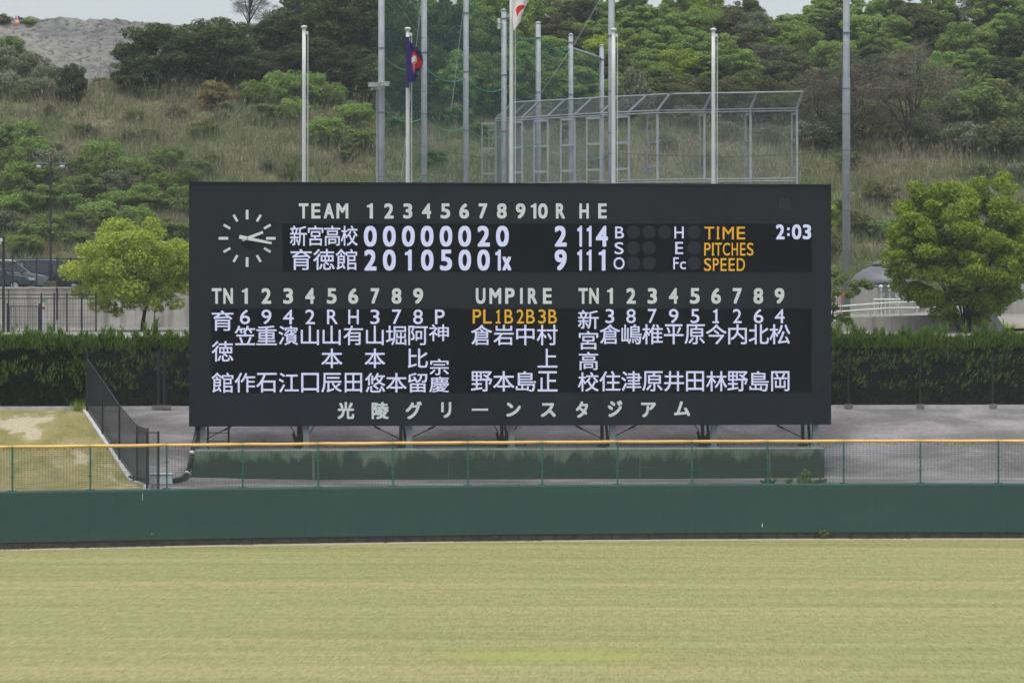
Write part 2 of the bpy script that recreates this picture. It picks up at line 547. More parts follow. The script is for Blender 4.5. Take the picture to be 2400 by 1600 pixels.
    M['leaf_zelkova'] = leaf_mat("spring_green_leaves", [(0.0, (0.13, 0.215, 0.018)), (0.5, (0.25, 0.36, 0.038)), (1.0, (0.44, 0.52, 0.12))], 0.5, 0.0)
    M['leaf_shrub'] = leaf_mat("shrub_leaves", [(0.0, (0.090, 0.145, 0.044)), (0.5, (0.160, 0.235, 0.068)), (1.0, (0.26, 0.335, 0.13))], 0.5, 0.015)
    M['leaf_grey'] = leaf_mat("grey_green_leaves", [(0.0, (0.095, 0.120, 0.070)), (0.5, (0.155, 0.18, 0.105)), (1.0, (0.24, 0.26, 0.165))], 0.35, 0.02)
    M['hedge_side'] = leaf_mat("old_shaded_conifer_sprays", [(0.0, (0.010, 0.021, 0.007)), (0.6, (0.022, 0.046, 0.012)), (1.0, (0.048, 0.086, 0.019))], 0.15, 0.0)  # older growth, with the shade of the hedge's side put into the colour
    M['hedge_top'] = leaf_mat("new_sunlit_conifer_tips", [(0.0, (0.060, 0.125, 0.018)), (0.5, (0.12, 0.215, 0.032)), (1.0, (0.20, 0.295, 0.056))], 0.42, 0.0)  # new growth, with the sunlit look of the top put into the colour
    M['hedge_core'] = mottled("hedge_dark_filler", (0.006, 0.010, 0.005), (0.012, 0.016, 0.008), 3.0, 1.0, spec=0.0)
    M['straw'] = leaf_mat("dry_grass", [(0.0, (0.13, 0.115, 0.075)), (0.5, (0.245, 0.215, 0.148)), (0.85, (0.345, 0.305, 0.215)), (1.0, (0.46, 0.41, 0.30))], 0.35, 0.0)
    M['grass'] = leaf_mat("living_grass", [(0.0, (0.115, 0.145, 0.055)), (0.5, (0.195, 0.235, 0.098)), (1.0, (0.285, 0.325, 0.165))], 0.42, 0.0)
    M['glass'] = NT("car_glass").principled((0.012, 0.016, 0.018), 0.08, 0, 0.6)
    M['tyre'] = mottled("tyre_rubber", (0.012,) * 3, (0.02,) * 3, 4, 0.9)
    M['hub'] = mottled("alloy", (0.4,) * 3, (0.5,) * 3, 3, 0.35, 0.8)
    M['dome'] = mottled("dark_grey_membrane", (0.075, 0.075, 0.088), (0.11, 0.11, 0.125), 1.2, 0.5, spec=0.4)


make_materials()


# ------------------------------------------------------------------ the lie of the land
def Yw(X):  # the outfield wall's front face
    return 122.8 - 0.00439 * (np.clip(X, -45, 60) - 18.0) ** 2


def Yt(X):  # kerb at the top of the slope behind the wall
    return 131.2 + 0.066 * np.clip(X, -60, 60)


def bank_z(X, Y):
    s = np.clip((Y - Yw(X)) / (Yt(X) - Yw(X)), 0, 1)
    return np.where(s < 0.45, 2.06 + 0.18 * s / 0.45, 2.24 + 2.70 * (s - 0.45) / 0.55)


def sstep(a, b, x):
    t = np.clip((x - a) / (b - a), 0, 1)
    return t * t * (3 - 2 * t)


def terrace_z(X, Y):
    yt = Yt(X)
    z = 4.94 + sstep(yt + 3.2, yt + 9.5, Y) * 3.1 + 0.25 * sstep(yt + 9.5, 160, Y)
    z = z + 0.55 * sstep(153.0, 156.0, Y) * sstep(12.0, 15.0, X)
    return z + sstep(163, 182, Y) * (10.2 - 8.29) * (1 - 0.29 * sstep(12, 15, X))


_ph = RNG.uniform(0, 6.28, 40)
_an = RNG.uniform(0, 3.14, 40)


def wob(X, Y, wl, k0, n=6):
    r = 0
    for k in range(n):
        a = _an[(k0 + k) % 40]
        w = 2 * math.pi / (wl * (0.6 + 0.25 * k))
        r = r + np.sin((X * math.cos(a) + Y * math.sin(a)) * w + _ph[(k0 + k) % 40])
    return r / n


def hill_z(X, Y):
    t = Y - 183.0 - 3.0 * wob(X, Y * 0, 40, 3)
    zl = np.interp(t, [-5, 0, 4, 53, 72, 78, 110, 260], [9.6, 10.0, 12.0, 26.6, 33.0, 33.5, 31.0, 20.0])
    zr = np.interp(t, [-5, 0, 4, 53, 75, 100, 140, 260], [9.6, 10.0, 11.2, 24.2, 30.8, 35.0, 37.0, 30.0])
    b = sstep(-20, -6, X)
    z = zl * (1 - b) + zr * b
    amp = sstep(0, 8, t)
    return z + amp * (0.9 * wob(X, Y, 14, 0) + 0.45 * wob(X, Y, 5.5, 9) + 0.2 * wob(X, Y, 2.2, 17))


def hill_at(px, py):
    """where the ray through a photo pixel meets the hillside"""
    Y = np.arange(184.0, 300.0, 0.2)
    X = (px - 1200.0) * Y / FPX
    rz = CAMH - (py - HOR) * Y / FPX
    hz = hill_z(X, Y)
    k = np.argmax(hz >= rz)
    if hz[k] < rz[k]: k = len(Y) - 1
    return Vector((float(X[k]), float(Y[k]), float(hz[k])))


def bank_at(px, py):
    Y = np.arange(116.0, 133.0, 0.02)
    X = (px - 1200.0) * Y / FPX
    rz = CAMH - (py - HOR) * Y / FPX
    gz = bank_z(X, Y)
    ok = (gz >= rz) & (Y > Yw(X))
    k = np.argmax(ok) if ok.any() else len(Y) - 1
    return Vector((float(X[k]), float(Y[k]), float(gz[k])))


def fence_line_x(Y):
    """foot of the black fence that climbs the bank, also the edge of the paving"""
    return np.interp(Y, [118.5, 121.5, 130.0], [-13.9, -14.2, -17.85])


def build_ground():
    g = MB()
    g.add([(-160, -40, 0), (160, -40, 0), (160, 131, 0), (-160, 131, 0)], [(0, 1, 2, 3)])
    g.build('field', M['field'], kind='structure')
    # bare warning strip along the foot of the wall
    xs = np.linspace(-60, 60, 121)
    rows = []
    for o_, zz in ((-0.75, 0.006), (-0.3, 0.012), (0.35, 0.012)):
        w = 0.35 * wob(xs, xs * 0, 7, 5) * (o_ < -1)
        rows.append((xs, Yw(xs) + o_ + w, xs * 0 + zz))
    grid_mesh('warning_track', *[np.array([r[k] for r in rows]) for k in range(3)], M['dirt'], kind='structure')
    # paved slope and grass bank, one surface cut along the fence line
    n = 60
    s = np.linspace(0.0, 1.0, n)
    us = np.linspace(0, 1, 140)
    for name, mat, side in (('paved_slope', M['paving'], 1), ('grass_bank', M['bank'], -1)):
        U, S = np.meshgrid(us, s)
        Y = 118.5 + S * 14
        for _ in range(12):
            fx = fence_line_x(Y)
            X = fx + side * U * (55.0 + 20 * (side < 0))
            Y = Yw(X) + 0.35 + S * (Yt(X) - Yw(X) - 0.35)
        Z = bank_z(X, Y)
        if side < 0:
            Z = Z + 0.05 * wob(X, Y, 1.6, 21) * (S > 0.03) * (S < 0.97)
            X = X - 0.22 * (U < 0.001)
        grid_mesh(name, X, Y, Z, mat, kind='structure')
    # ground under hedge and beyond
    X, Y = np.meshgrid(np.linspace(-75, 75, 151), np.linspace(0, 1, 60))
    Yy = Yt(X) + 0.3 + Y * (186 - Yt(X) - 0.3)
    Z = terrace_z(X, Yy)
    Z = np.where((X < -11) & (Yy > 158.5), np.minimum(Z, 8.2), Z)
    grid_mesh('terrace', X, Yy, Z, M['terrace'], kind='structure')
    dk = MB()
    dk.box((-43.5, 173.2, 9.93), (65, 25, 0.5))
    dk.build('parking_lot', M['asphalt'], kind='structure')
    # hillside and gravel bank share a grid
    X, Y = np.meshgrid(np.arange(-110, 110.1, 0.8), np.arange(181, 400, 0.8))
    Z = hill_z(X, Y)
    xc, yc = X[:-1, :-1] + .4, Y[:-1, :-1] + .4
    gm = (yc > 236.5 + 1.6 * wob(xc, yc, 9, 11) + 2.5 * sstep(-32, -38, xc) * 0) & (xc < -17.5)
    grid_mesh('hillside', X, Y, Z, M['soil'], kind='structure', mask=~gm)
    X2, Y2 = np.meshgrid(np.arange(-110, -16, 0.35), np.arange(233, 300, 0.35))
    Z2 = hill_z(X2, Y2) + 0.32 * wob(X2, Y2, 1.3, 25) * wob(X2, Y2, 7, 2) * 2 + 0.10 * wob(X2, Y2, 0.9, 7) + RNG.normal(size=X2.shape) * 0.055
    xc, yc = X2[:-1, :-1], Y2[:-1, :-1]
    gm2 = (yc > 236.0 + 1.6 * wob(xc, yc, 9, 11)) & (xc < -17.2)
    grid_mesh('gravel_bank', X2, Y2, Z2 + 0.05, M['gravel'], kind='structure', mask=gm2, smooth=False)


build_ground()


# ------------------------------------------------------------------ outfield wall with its padding and fence
def arc_pts(x0, x1, off=0.0, step=0.5):
    n = max(2, int((x1 - x0) / step))
    return [(x, float(Yw(x)) + off) for x in np.linspace(x0, x1, n)]


def ribbon(mb, pts, prof, mi=0):
    """sweep closed profile [(dy,z)] along pts"""
    n = len(prof)
    vs = [(x, y + dy, z) for x, y in pts for dy, z in prof]
    fc = []
    for i in range(len(pts) - 1):
        for k in range(n):
            k2 = (k + 1) % n
            fc.append((i * n + k, (i + 1) * n + k, (i + 1) * n + k2, i * n + k2))
    fc.append(tuple(range(n)))
    fc.append(tuple((len(pts) - 1) * n + k for k in range(n - 1, -1, -1)))
    mb.add(vs, fc, mi)


def build_wall():
    pts = arc_pts(-44, 44)
    w = empty('outfield_wall', (0, 122, 0), 'long curved dark green padded outfield wall in front of the scoreboard', 'wall')
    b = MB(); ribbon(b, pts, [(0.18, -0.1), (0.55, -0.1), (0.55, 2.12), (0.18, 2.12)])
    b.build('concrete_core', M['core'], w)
    p = MB()
    ribbon(p, pts, [(0.0, 0.27), (0.03, 0.235), (0.176, 0.235), (0.176, 2.124), (0.55, 2.124), (0.55, 2.165), (0.53, 2.185), (0.06, 2.185), (0.015, 2.165), (0.0, 2.12)])
    p.build('padding', M['pad'], w)
    x = -24.0
    k = 0
    while x < 24:
        y = float(Yw(x))
        b = MB()
        if k % 2 == 0:
            b.box((x, y + 0.10, 0.115), (0.03, 0.12, 0.23))
            b.box((x, y + 0.08, 0.205), (0.16, 0.10, 0.05))
        else:
            b.box((x, y + 0.12, 0.115), (0.03, 0.10, 0.23))
        b.build('bracket', M['gwire'], w)
        x += 0.735; k += 1
    # scuffs: chips of paint missing
    sc = MB()
    for px, py, ww, hh in ((334, 1156, .7, 16), (1786, 1226, 2.2, 8), (355.6, 1249, 1.6, 2)):
        Y = float(Yw((px - 1200) * 121 / FPX)) - 0.004
        a = at(px, py, Y); d = Y / FPX
        sc.add([(a.x - ww * d / 2, Y, a.z - hh * d), (a.x + ww * d / 2, Y, a.z - hh * d), (a.x + ww * d * .9, Y, a.z), (a.x, Y, a.z)], [(0, 1, 2, 3)])
    sc.build('scuff', M['letter'], w)

    f = empty('outfield_fence', (0, 122, 2.19), 'green wire fence with yellow padded top rail standing on the outfield wall', 'fence')
    off = 0.30
    posts = [29, 211.5, 391, 569, 745.6, 921, 1096.6, 1271, 1447, 1622, 1799, 1977.5, 2157, 2340]
    pp = [2 * posts[0] - posts[1] - 4] + posts + [2 * posts[-1] - posts[-2], 3 * posts[-1] - 2 * posts[-2]]
    loc = []
    for px in pp:
        X = (px - 1200) * 121 / FPX
        for _ in range(4): X = (px - 1200) * (float(Yw(X)) + off) / FPX
        loc.append((X, float(Yw(X)) + off))
    for X, Y in loc:
        b = MB()
        b.box((X, Y, 3.03), (0.06, 0.06, 1.69))
        b.box((X, Y - 0.02, 2.20), (0.32, 0.14, 0.03))
        for zz in (2.72, 3.23):
            b.box((X, Y - 0.045, zz), (0.20, 0.03, 0.025))
        b.build('post', M['gpost'], f)
    for i in range(len(loc) - 1):
        (xa, ya), (xb, yb) = loc[i], loc[i + 1]
        r = MB()
        dx, dy = xb - xa, yb - ya
        L = math.hypot(dx, dy)
        g = 0.006 / L
        npt = 9
        line = []
        rad = []
        for k in range(npt):
            t = g + (1 - 2 * g) * k / (npt - 1)
            line.append((xa + dx * t, ya + dy * t, 3.868 - 0.012 * math.sin(math.pi * t) + random.uniform(-.003, .003)))
            rad.append(0.062 + random.uniform(-0.002, 0.002) - (0.012 if k in (0, npt - 1) else 0))
        r.tube(line, rad, 12)
        r.build('top_rail', M['rail'], f, smooth=True)
        m = MB()
        nv = int(L / 0.0565)
        for k in range(1, nv):
            t = k / nv
            m.tube([(xa + dx * t, ya + dy * t, 2.205), (xa + dx * t, ya + dy * t, 3.80)], 0.0064, 3, caps=False)
        zz = 2.23
        while zz < 3.81:
            m.tube([(xa, ya - 0.004, zz), (xb, yb - 0.004, zz)], 0.0045 if int(zz * 100) % 3 else 0.0085, 3, caps=False)
            zz += 0.075
        # ties to the rail
        for k in range(1, 9):
            t = k / 9
            m.tube([(xa + dx * t, ya + dy * t, 3.74), (xa + dx * t, ya + dy * t, 3.82)], 0.014, 4)
        m.build('mesh_panel', M['gwire'], f)


build_wall()

# ------------------------------------------------------------------ scoreboard
BXL, BYL = -12.98, 124.3
BXR, BYR = 13.07, 126.7
BM = (BYR - BYL) / (BXR - BXL)
BTH = math.atan(BM)
BD = Vector((math.cos(BTH), math.sin(BTH), 0))     # along the board
BN = Vector((math.sin(BTH), -math.cos(BTH), 0))    # out of its face


def onb(px, py, off=0.0):
    a = (px - 1200.0) / FPX
    Y = (BYL - BM * BXL) / (1 - BM * a)
    return at(px, py, Y) + BN * off


_gl = {}


def glyph(ch, bold):
    k = (ch, bold)
    if k not in _gl:
        cu = bpy.data.curves.new('glyph', 'FONT')
        cu.body = ch; cu.offset = bold; cu.resolution_u = 6
        ob = bpy.data.objects.new('glyph', cu)
        COL.objects.link(ob)
        me = bpy.data.meshes.new_from_object(ob)
        v = np.array([x.co[:2] for x in me.vertices])
        f = [tuple(p.vertices) for p in me.polygons]
        bpy.data.objects.remove(ob); bpy.data.curves.remove(cu); bpy.data.meshes.remove(me)
        lo, hi = v.min(0), v.max(0)
        _gl[k] = ((v - lo) / np.maximum(hi - lo, 1e-6), f)
    return _gl[k]


# the board's figure one: a stem with a short flag at its head
_st = [(1, 0), (1, 1), (.66, 1), (.44, .905), (.0, .865), (0, .755), (.50, .755), (.50, 0)]
ONE = (np.array(_st, dtype=float), [tuple(range(len(_st) - 1, -1, -1))])


def write(mb, ch, x0, x1, y0, y1, off=0.008, bold=0.0, slab=0):
    """one glyph fitted to its box on the board; bold strokes are laid as four close passes, a millimetre apart in depth"""
    v, f = ONE if ch == '1' else glyph(ch, 0.0)
    bold = bold * .3 if ch == '1' else bold
    passes = [(0, 0)] if bold <= 0 else [(-bold, -bold), (bold, -bold), (-bold, bold), (bold, bold)]
    wx, wy = (x1 - x0 - 2 * bold), (y1 - y0 - 2 * bold)
    for k, (dx, dy) in enumerate(passes):
        pts = [onb(x0 + bold + dx + g[0] * wx, y1 - bold + dy - g[1] * wy, off + .001 * k) for g in v]
        mb.add(pts, f)
    if slab:  # serif foot (and head) of the dot-matrix digits
        w = (x1 - x0)
        for yy in ([y1 - 4.2] if slab == 1 else [y0, y1 - 4.2]):
            q = [onb(x0 - w * .18, yy + 4.2, off + .002), onb(x1 + w * .35, yy + 4.2, off + .002), onb(x1 + w * .35, yy, off + .002), onb(x0 - w * .18, yy, off + .002)]
            mb.add(q, [(0, 1, 2, 3)])


def line(mb, chars, spans, y0, y1, **kw):
    for ch, (a, b) in zip(chars, spans):
        write(mb, ch, a, b, y0, y1, **kw)


def quad_on(mb, x0, y0, x1, y1, off, mi=0):
    mb.add([onb(x0, y1, off), onb(x1, y1, off), onb(x1, y0, off), onb(x0, y0, off)], [(0, 1, 2, 3)], mi)


def build_scoreboard():
    root = empty('scoreboard', ((BXL + BXR) / 2, (BYL + BYR) / 2 + 0.8, 3.45), 'wide dark slate electronic baseball scoreboard with lit white lettering and a clock', 'scoreboard')
    zb, zt, dep = 4.40, 14.24, 1.15
    A = Vector((BXL, BYL, 0)); L = (Vector((BXR, BYR, 0)) - A).length

    def slab(mb, u0, u1, z0, z1, d0, d1, mi=0):
        """box on the board: u along, z up, d depth behind the face"""
        c = A + BD * ((u0 + u1) / 2) - BN * ((d0 + d1) / 2) + Vector((0, 0, (z0 + z1) / 2))
        mb.box(c, (u1 - u0, d1 - d0, z1 - z0), BTH, mi)
    # cabinet: five courses of flat steel panel with fine joints between
    uz = lambda py: CAMH - (py - HOR) * 125.5 / FPX
    seams = [zb, uz(920.3), uz(723.2), uz(637.8), uz(523.2), uz(433.5), zt]
    cab = MB()
    for i in range(6):
        slab(cab, 0, L, seams[i] + (0.009 if i else 0), seams[i + 1] - 0.009, 0.0 if i < 5 else -0.03, dep)
    slab(cab, 0.02, L - 0.02, zb + 0.03, zt - 0.03, 0.03, dep - 0.02)
    cab.build('cabinet', M['cabinet'], root)
    # LED screens
    su = MB(); quad_on(su, 662, 524.5, 1902.3, 637.5, 0.004)
    screen_u = su.build('led_screen', M['led'], root)
    screen_u['label'] = 'upper led screen with the line score'
    sl = MB(); quad_on(sl, 494, 723.8, 1902.5, 920.0, 0.004)
    screen_l = sl.build('led_screen', M['led'], root)
    screen_l['label'] = 'lower led screen with the line-ups'

    # painted headings
    B = 1.25

    def heads(chars, spans, y0, y1, bold):
        for ch, (p, q) in zip(chars, spans):
            one = MB(); write(one, ch, p, q, y0, y1, bold=bold); one.build('heading_letter', M['letter'], root)
    heads("TEAM", [(700.4, 722.7), (729.8, 751), (758.9, 782.9), (788.6, 816.3)], 476.7, 512.2, bold=B)
    heads("1234567891", [(859.9, 873.9), (900.5, 922.4), (945, 966.3), (989, 1010.4), (1032.6, 1055), (1076.7, 1099), (1121.9, 1142.3), (1164.7, 1187.4), (1209, 1231.3), (1244, 1257)], 476.8, 512.3, bold=B)
    heads("0RHE", [(1261, 1283.4), (1303, 1324), (1358, 1380), (1402, 1422)], 476.8, 512.3, bold=B)
    heads("TN123456789", [(496.3, 519), (523.5, 546), (567, 580.7), (612.8, 635.4), (664, 686.8), (715.4, 737.4), (766, 788.8), (816.3, 839.5), (869, 889), (918, 940.7), (968.4, 991.6)], 675.3, 711.8, bold=B)
    heads("UMPIRE", [(1115.3, 1137.7), (1147, 1174.6), (1184, 1206), (1219, 1225), (1237.3, 1259), (1272.5, 1293)], 675, 711.9, bold=B)
    heads("TN123456789", [(1355.8, 1377.5), (1380.8, 1403.3), (1423, 1436.4), (1468, 1490), (1517.8, 1539.7), (1567.8, 1589), (1616.8, 1639.7), (1667, 1689.5), (1717.5, 1738.5), (1766, 1788.5), (1815.8, 1838)], 675, 711.7, bold=B)
    for ch, a, b, c, d in (("光", 790.9, 830, 941.5, 981.4), ("陵", 871, 911, 941.5, 981.8), ("グ", 950.4, 988.4, 940, 981.8), ("リ", 1034, 1057.6, 942, 978.7), ("ー", 1105.7, 1144, 957, 962), ("ン", 1186.7, 1220.3, 942.7, 976), ("ス", 1267.3, 1302.5, 944, 976.7), ("タ", 1349.4, 1378.4, 940, 978.7), ("ジ", 1424.5, 1458.5, 938, 976.7), ("ア", 1502.7, 1537, 942.7, 977.5), ("ム", 1579.8, 1617.4, 940, 974.8)):
        one = MB(); write(one, ch, a, b, c, d, bold=1.2); one.build('name_letter', M['letter'], root)

    # lit lettering, upper screen
    D = 1.7
    K = 0.35
    t = MB()
    for ch, a, b in (("新", 679.6, 719), ("宮", 721.7, 757.8), ("高", 760, 797.8), ("校", 799, 838.6)):
        write(t, ch, a, b, 528.8, 576, bold=K)
    for ch, a, b in (("育", 680.9, 730.8), ("徳", 734, 784.4), ("館", 787, 837)):
        write(t, ch, a, b, 583.7, 632.6, bold=K)
    t.build('team_name_lettering', M['led_white'], screen_u)
    t = MB()
    line(t, "00000020", [(852.8, 882.9), (897.4, 927.5), (942, 972), (986, 1016), (1030.6, 1060), (1074, 1104), (1119, 1148), (1162.5, 1192.5)], 529.4, 577.9, bold=D)
    line(t, "2114", [(1300, 1328), (1353, 1364), (1375, 1386.4), (1396.6, 1424.7)], 529.4, 577.9, bold=D)
    line(t, "20105001", [(853.8, 882.3), (897.4, 927.5), (949, 965), (986.7, 1016), (1031.3, 1059.4), (1074.7, 1104), (1118.6, 1148), (1161, 1173.7)], 585, 634, bold=D)
    write(t, "x", 1177.5, 1198.4, 601.6, 633.5, bold=D)
    line(t, "9111", [(1300, 1328), (1353, 1364), (1375, 1386.4), (1403, 1419)], 585, 634, bold=D)
    t.build('line_score_lettering', M['led_white'], screen_u)
    t = MB()
    N = 0.25
    for ch, a, b, c, d in (("B", 1441.7, 1462.4, 531, 558.8), ("S", 1440.5, 1461.4, 567.6, 595.7), ("O", 1438, 1463.8, 603, 631.4), ("H", 1580.5, 1602.4, 531, 558.8), ("E", 1582.6, 1601, 567, 595.5), ("F", 1578, 1590.5, 603, 631), ("c", 1593.6, 1607.6, 613, 631)):
        write(t, ch, a, b, c, d, bold=N)
    line(t, "203", [(1818.6, 1838.8), (1856, 1878), (1881.4, 1901)], 526, 561, bold=1.2)
    write(t, ":", 1844.8, 1850.7, 533, 553.3, bold=1.2)
    t.build('game_clock_lettering', M['led_white'], screen_u)
    t = MB()
    for ch, a, b, s_ in (("T", 1651, 1674, 0), ("I", 1680.6, 1684.6, 2), ("M", 1693.6, 1719.8, 0), ("E", 1726.7, 1746.4, 0)):
        write(t, ch, a, b, 531.4, 561, bold=N, slab=s_)
    for ch, a, b, s_ in (("P", 1650.5, 1665.5, 0), ("I", 1668.9, 1672.6, 2), ("T", 1675.5, 1691.7, 0), ("C", 1694, 1710.7, 0), ("H", 1714.8, 1729.3, 0), ("E", 1734.5, 1747, 0), ("S", 1750.5, 1766, 0)):
        write(t, ch, a, b, 569, 599, bold=N, slab=s_)
    line(t, "SPEED", [(1650, 1666.7), (1670.7, 1684.5), (1688.6, 1703), (1707.6, 1722), (1726.7, 1746)], 605, 635, bold=N)
    t.build('amber_lettering', M['led_amber'], screen_u)
    for cy, xs in ((543.8, (1485, 1521.4, 1558, 1626.7)), (580.7, (1485, 1521.4, 1626.7)), (616.4, (1485, 1521.4, 1626.7))):
        for cx in xs:
            m = MB()
            ring = [onb(cx + 15.6 * math.cos(a), cy + 15.6 * math.sin(a), 0.009) for a in np.linspace(0, -2 * math.pi, 28, endpoint=False)]
            m.add(ring, [tuple(range(28))])
            m.build('count_lamp', M['led_off'], screen_u)

    # lit lettering, lower screen
    t = MB()
    for ch, a, b, c, d in (("育", 496, 547, 727.5, 775), ("徳", 496, 547, 799, 847), ("館", 496, 547, 872.6, 920)):
        write(t, ch, a, b, c, d, bold=K)
    line(t, "6942RH378P", [(562.4, 586), (613, 636), (663, 688), (715.6, 738), (766.5, 791.6), (816.3, 840.8), (868, 889.5), (919, 940.7), (968.4, 991), (1019.6, 1042)], 725.4, 759.4, bold=N)
    line(t, "笠重濱山山有山堀阿", [(550, 598), (600.5, 648.7), (653, 698.5), (705, 747.5), (756, 798.4), (805, 851), (857.7, 899.3), (904.5, 952), (957, 1002.7)], 763, 808.4, bold=K)
    write(t, "神", 1005.4, 1052, 760, 799, bold=K)
    line(t, "本本比", [(753, 802.7), (854.4, 903), (955.6, 1002.7)], 816.5, 862, bold=K)
    write(t, "宗", 1006.8, 1052, 840.5, 878.6, bold=K)
    line(t, "作石江口辰田悠本留", [(550, 598), (600.5, 648.7), (653, 700.4), (706, 747.5), (753, 801), (808, 848.7), (855.5, 903), (904.8, 953.5), (956, 1001.4)], 873.5, 919.2, bold=K)
    write(t, "慶", 1006, 1052.8, 881.8, 918.8, bold=K)
    t.build('home_lineup_lettering', M['led_white'], screen_l)
    t = MB()
    line(t, "倉岩中村", [(1103.9, 1153.5), (1156.8, 1203.7), (1209.8, 1252.7), (1258, 1307)], 761, 808.7, bold=K)
    write(t, "上", 1260, 1306.4, 817, 861, bold=K)
    line(t, "野本島正", [(1103.9, 1153.5), (1155.5, 1205.7), (1208.8, 1256), (1260, 1306.6)], 869.5, 917, bold=K)
    t.build('umpire_lettering', M['led_white'], screen_l)
    t = MB()
    for ch, a, b, c, d in (("新", 1354.5, 1403, 726.5, 770.7), ("宮", 1356.6, 1402, 775.5, 819), ("高", 1356.6, 1402, 824, 867), ("校", 1354.5, 1403.3, 872, 917)):
        write(t, ch, a, b, c, d, bold=K)
    for ch, (a, b) in zip("387951264", [(1419, 1439.5), (1468, 1490), (1518.6, 1539), (1567.8, 1590), (1618.8, 1639), (1671.5, 1681.5), (1717.6, 1738), (1766.5, 1789), (1815.8, 1838.7)]):
        write(t, ch, a, b, 724, 757, bold=N, slab=1 if ch == "1" else 0)
    line(t, "倉嶋椎平原今内北松", [(1405.6, 1453.5), (1456.6, 1504), (1505, 1553.5), (1556, 1602), (1604.5, 1652), (1654.3, 1703), (1706.8, 1750.2), (1754.5, 1802), (1803.5, 1852)], 759.7, 806.5, bold=K)
    line(t, "住津原井田林野島岡", [(1405, 1454), (1456, 1503.3), (1505.3, 1553), (1556.3, 1602.8), (1607.9, 1650), (1655, 1704), (1704.8, 1752.5), (1756.3, 1801.7), (1807.3, 1850.2)], 869.4, 916.5, bold=K)
    t.build('visitor_lineup_lettering', M['led_white'], screen_l)
    t = MB()
    for ch, a, b, s_ in (("P", 1108, 1127.8, 0), ("L", 1132.5, 1152.5, 0), ("1", 1163, 1170.5, 1), ("B", 1182.5, 1202.3, 0), ("2", 1210.6, 1228, 0), ("B", 1233.3, 1253.3, 0), ("3", 1261.6, 1279.4, 0), ("B", 1285.3, 1305, 0)):
        write(t, ch, a, b, 725, 758, bold=N, slab=s_)
    t.build('amber_lettering', M['led_amber'], screen_l)

    # clock
    cx, cy = 579.2, 558.6
    clock = bpy.data.objects.new('clock', None); COL.objects.link(clock); clock.parent = root

    def radial(mb, ang, r0, r1, w0, w1, off, th):
        """flat tapered bar on the face, angle clockwise from 12"""
        s_, c_ = math.sin(ang), -math.cos(ang)
        tx, ty = -c_, s_
        P = lambda r, w: (cx + s_ * r + tx * w / 2, cy + c_ * r + ty * w / 2)
        q = [P(r0, w0), P(r1, w1), P(r1, -w1), P(r0, -w0)]
        front = [onb(*p, off + th) for p in q]
        back = [onb(*p, off) for p in q]
        mb.add(front + back, [(0, 1, 2, 3), (0, 4, 5, 1), (1, 5, 6, 2), (2, 6, 7, 3), (3, 7, 4, 0)])
    for k in range(12):
        ck = MB()
        if k % 3 == 0: radial(ck, k * math.pi / 6, 44.4, 66.7, 6.4, 6.4, 0.002, 0.02)
        else: radial(ck, k * math.pi / 6, 45.6, 63.6, 5.6, 5.6, 0.002, 0.02)
        ck.build('hour_mark', M['letter'], clock)
    hh = MB(); radial(hh, math.radians(68.8), -12.5, 39.8, 6.8, 6.2, 0.05, 0.02); hh.build('hour_hand', M['letter'], clock)
    mh = MB(); radial(mh, math.radians(101.2), -18.8, 58.5, 9.0, 5.0, 0.09, 0.02); mh.build('minute_hand', M['letter'], clock)
    pin = MB()
    c0 = onb(cx + .3, cy + .5, 0.0)
    pin.tube([c0, c0 + BN * 0.125], 0.03, 10); pin.build('spindle', M['galvdark'], clock)
    # loudspeaker hatch
    sp = MB()
    for a, b, c, d in ((1822.5, 461, 1855, 464), (1822.5, 490, 1855, 493), (1822.5, 464, 1825.5, 490), (1852, 464, 1855, 490)):
        sp.add([onb(a, d, .012), onb(c, d, .012), onb(c, b, .012), onb(a, b, .012)], [(0, 1, 2, 3)])
    spk = sp.build('speaker_hatch', M['cabinet'], root)
    g = MB(); quad_on(g, 1826, 464.5, 1851.5, 489.5, 0.006); g.build('speaker_grille', M['seam'], spk)
    cn = MB()
    o1 = [onb(1838.8 + 6.6 * math.cos(a), 477.5 + 6.6 * math.sin(a), .011) for a in np.linspace(0, 2 * math.pi, 24, endpoint=False)]
    o2 = [onb(1838.8 + 4.4 * math.cos(a), 477.5 + 4.4 * math.sin(a), .011) for a in np.linspace(0, 2 * math.pi, 24, endpoint=False)]
    cn.add(o1 + o2, [(k, k + 24, (k + 1) % 24 + 24, (k + 1) % 24) for k in range(24)])
    cn.build('speaker_cone', M['cabinet'], spk)

    # legs: front H-columns, rear columns, slanting struts, tie rods with turnbuckles, gussets
    fx = [475, 718, 961, 1201, 1439, 1678, 1916]
    P0 = 3.45
    fu = []
    for px in fx:
        p = onb(px, 1020); u = (p - A).dot(BD)
        fu.append(u)
        c = MB()
        q = A + BD * u - BN * 0.42
        zc = (P0 + zb + .2) / 2
        c.box((q.x, q.y, zc), (0.23, 0.02, zb + .2 - P0), BTH)
        b2 = q - BN * 0.22
        c.box((b2.x, b2.y, zc), (0.23, 0.02, zb + .2 - P0), BTH)
        w_ = q - BN * 0.11
        c.box((w_.x, w_.y, zc), (0.02, 0.198, zb + .2 - P0), BTH)
        c.box((w_.x, w_.y, P0 + 0.03), (0.40, 0.44, 0.06), BTH)
        c.build('front_column', M['galv'], root)
        r = MB()
        q = A + BD * (u - 0.27) - BN * 1.85
        r.box((q.x, q.y, zc), (0.13, 0.13, zb + .2 - P0), BTH)
        r.box((q.x, q.y, P0 + 0.05), (0.36, 0.3, 0.09), BTH)
        r.build('rear_column', M['galvdark'], root)
        s_ = MB()
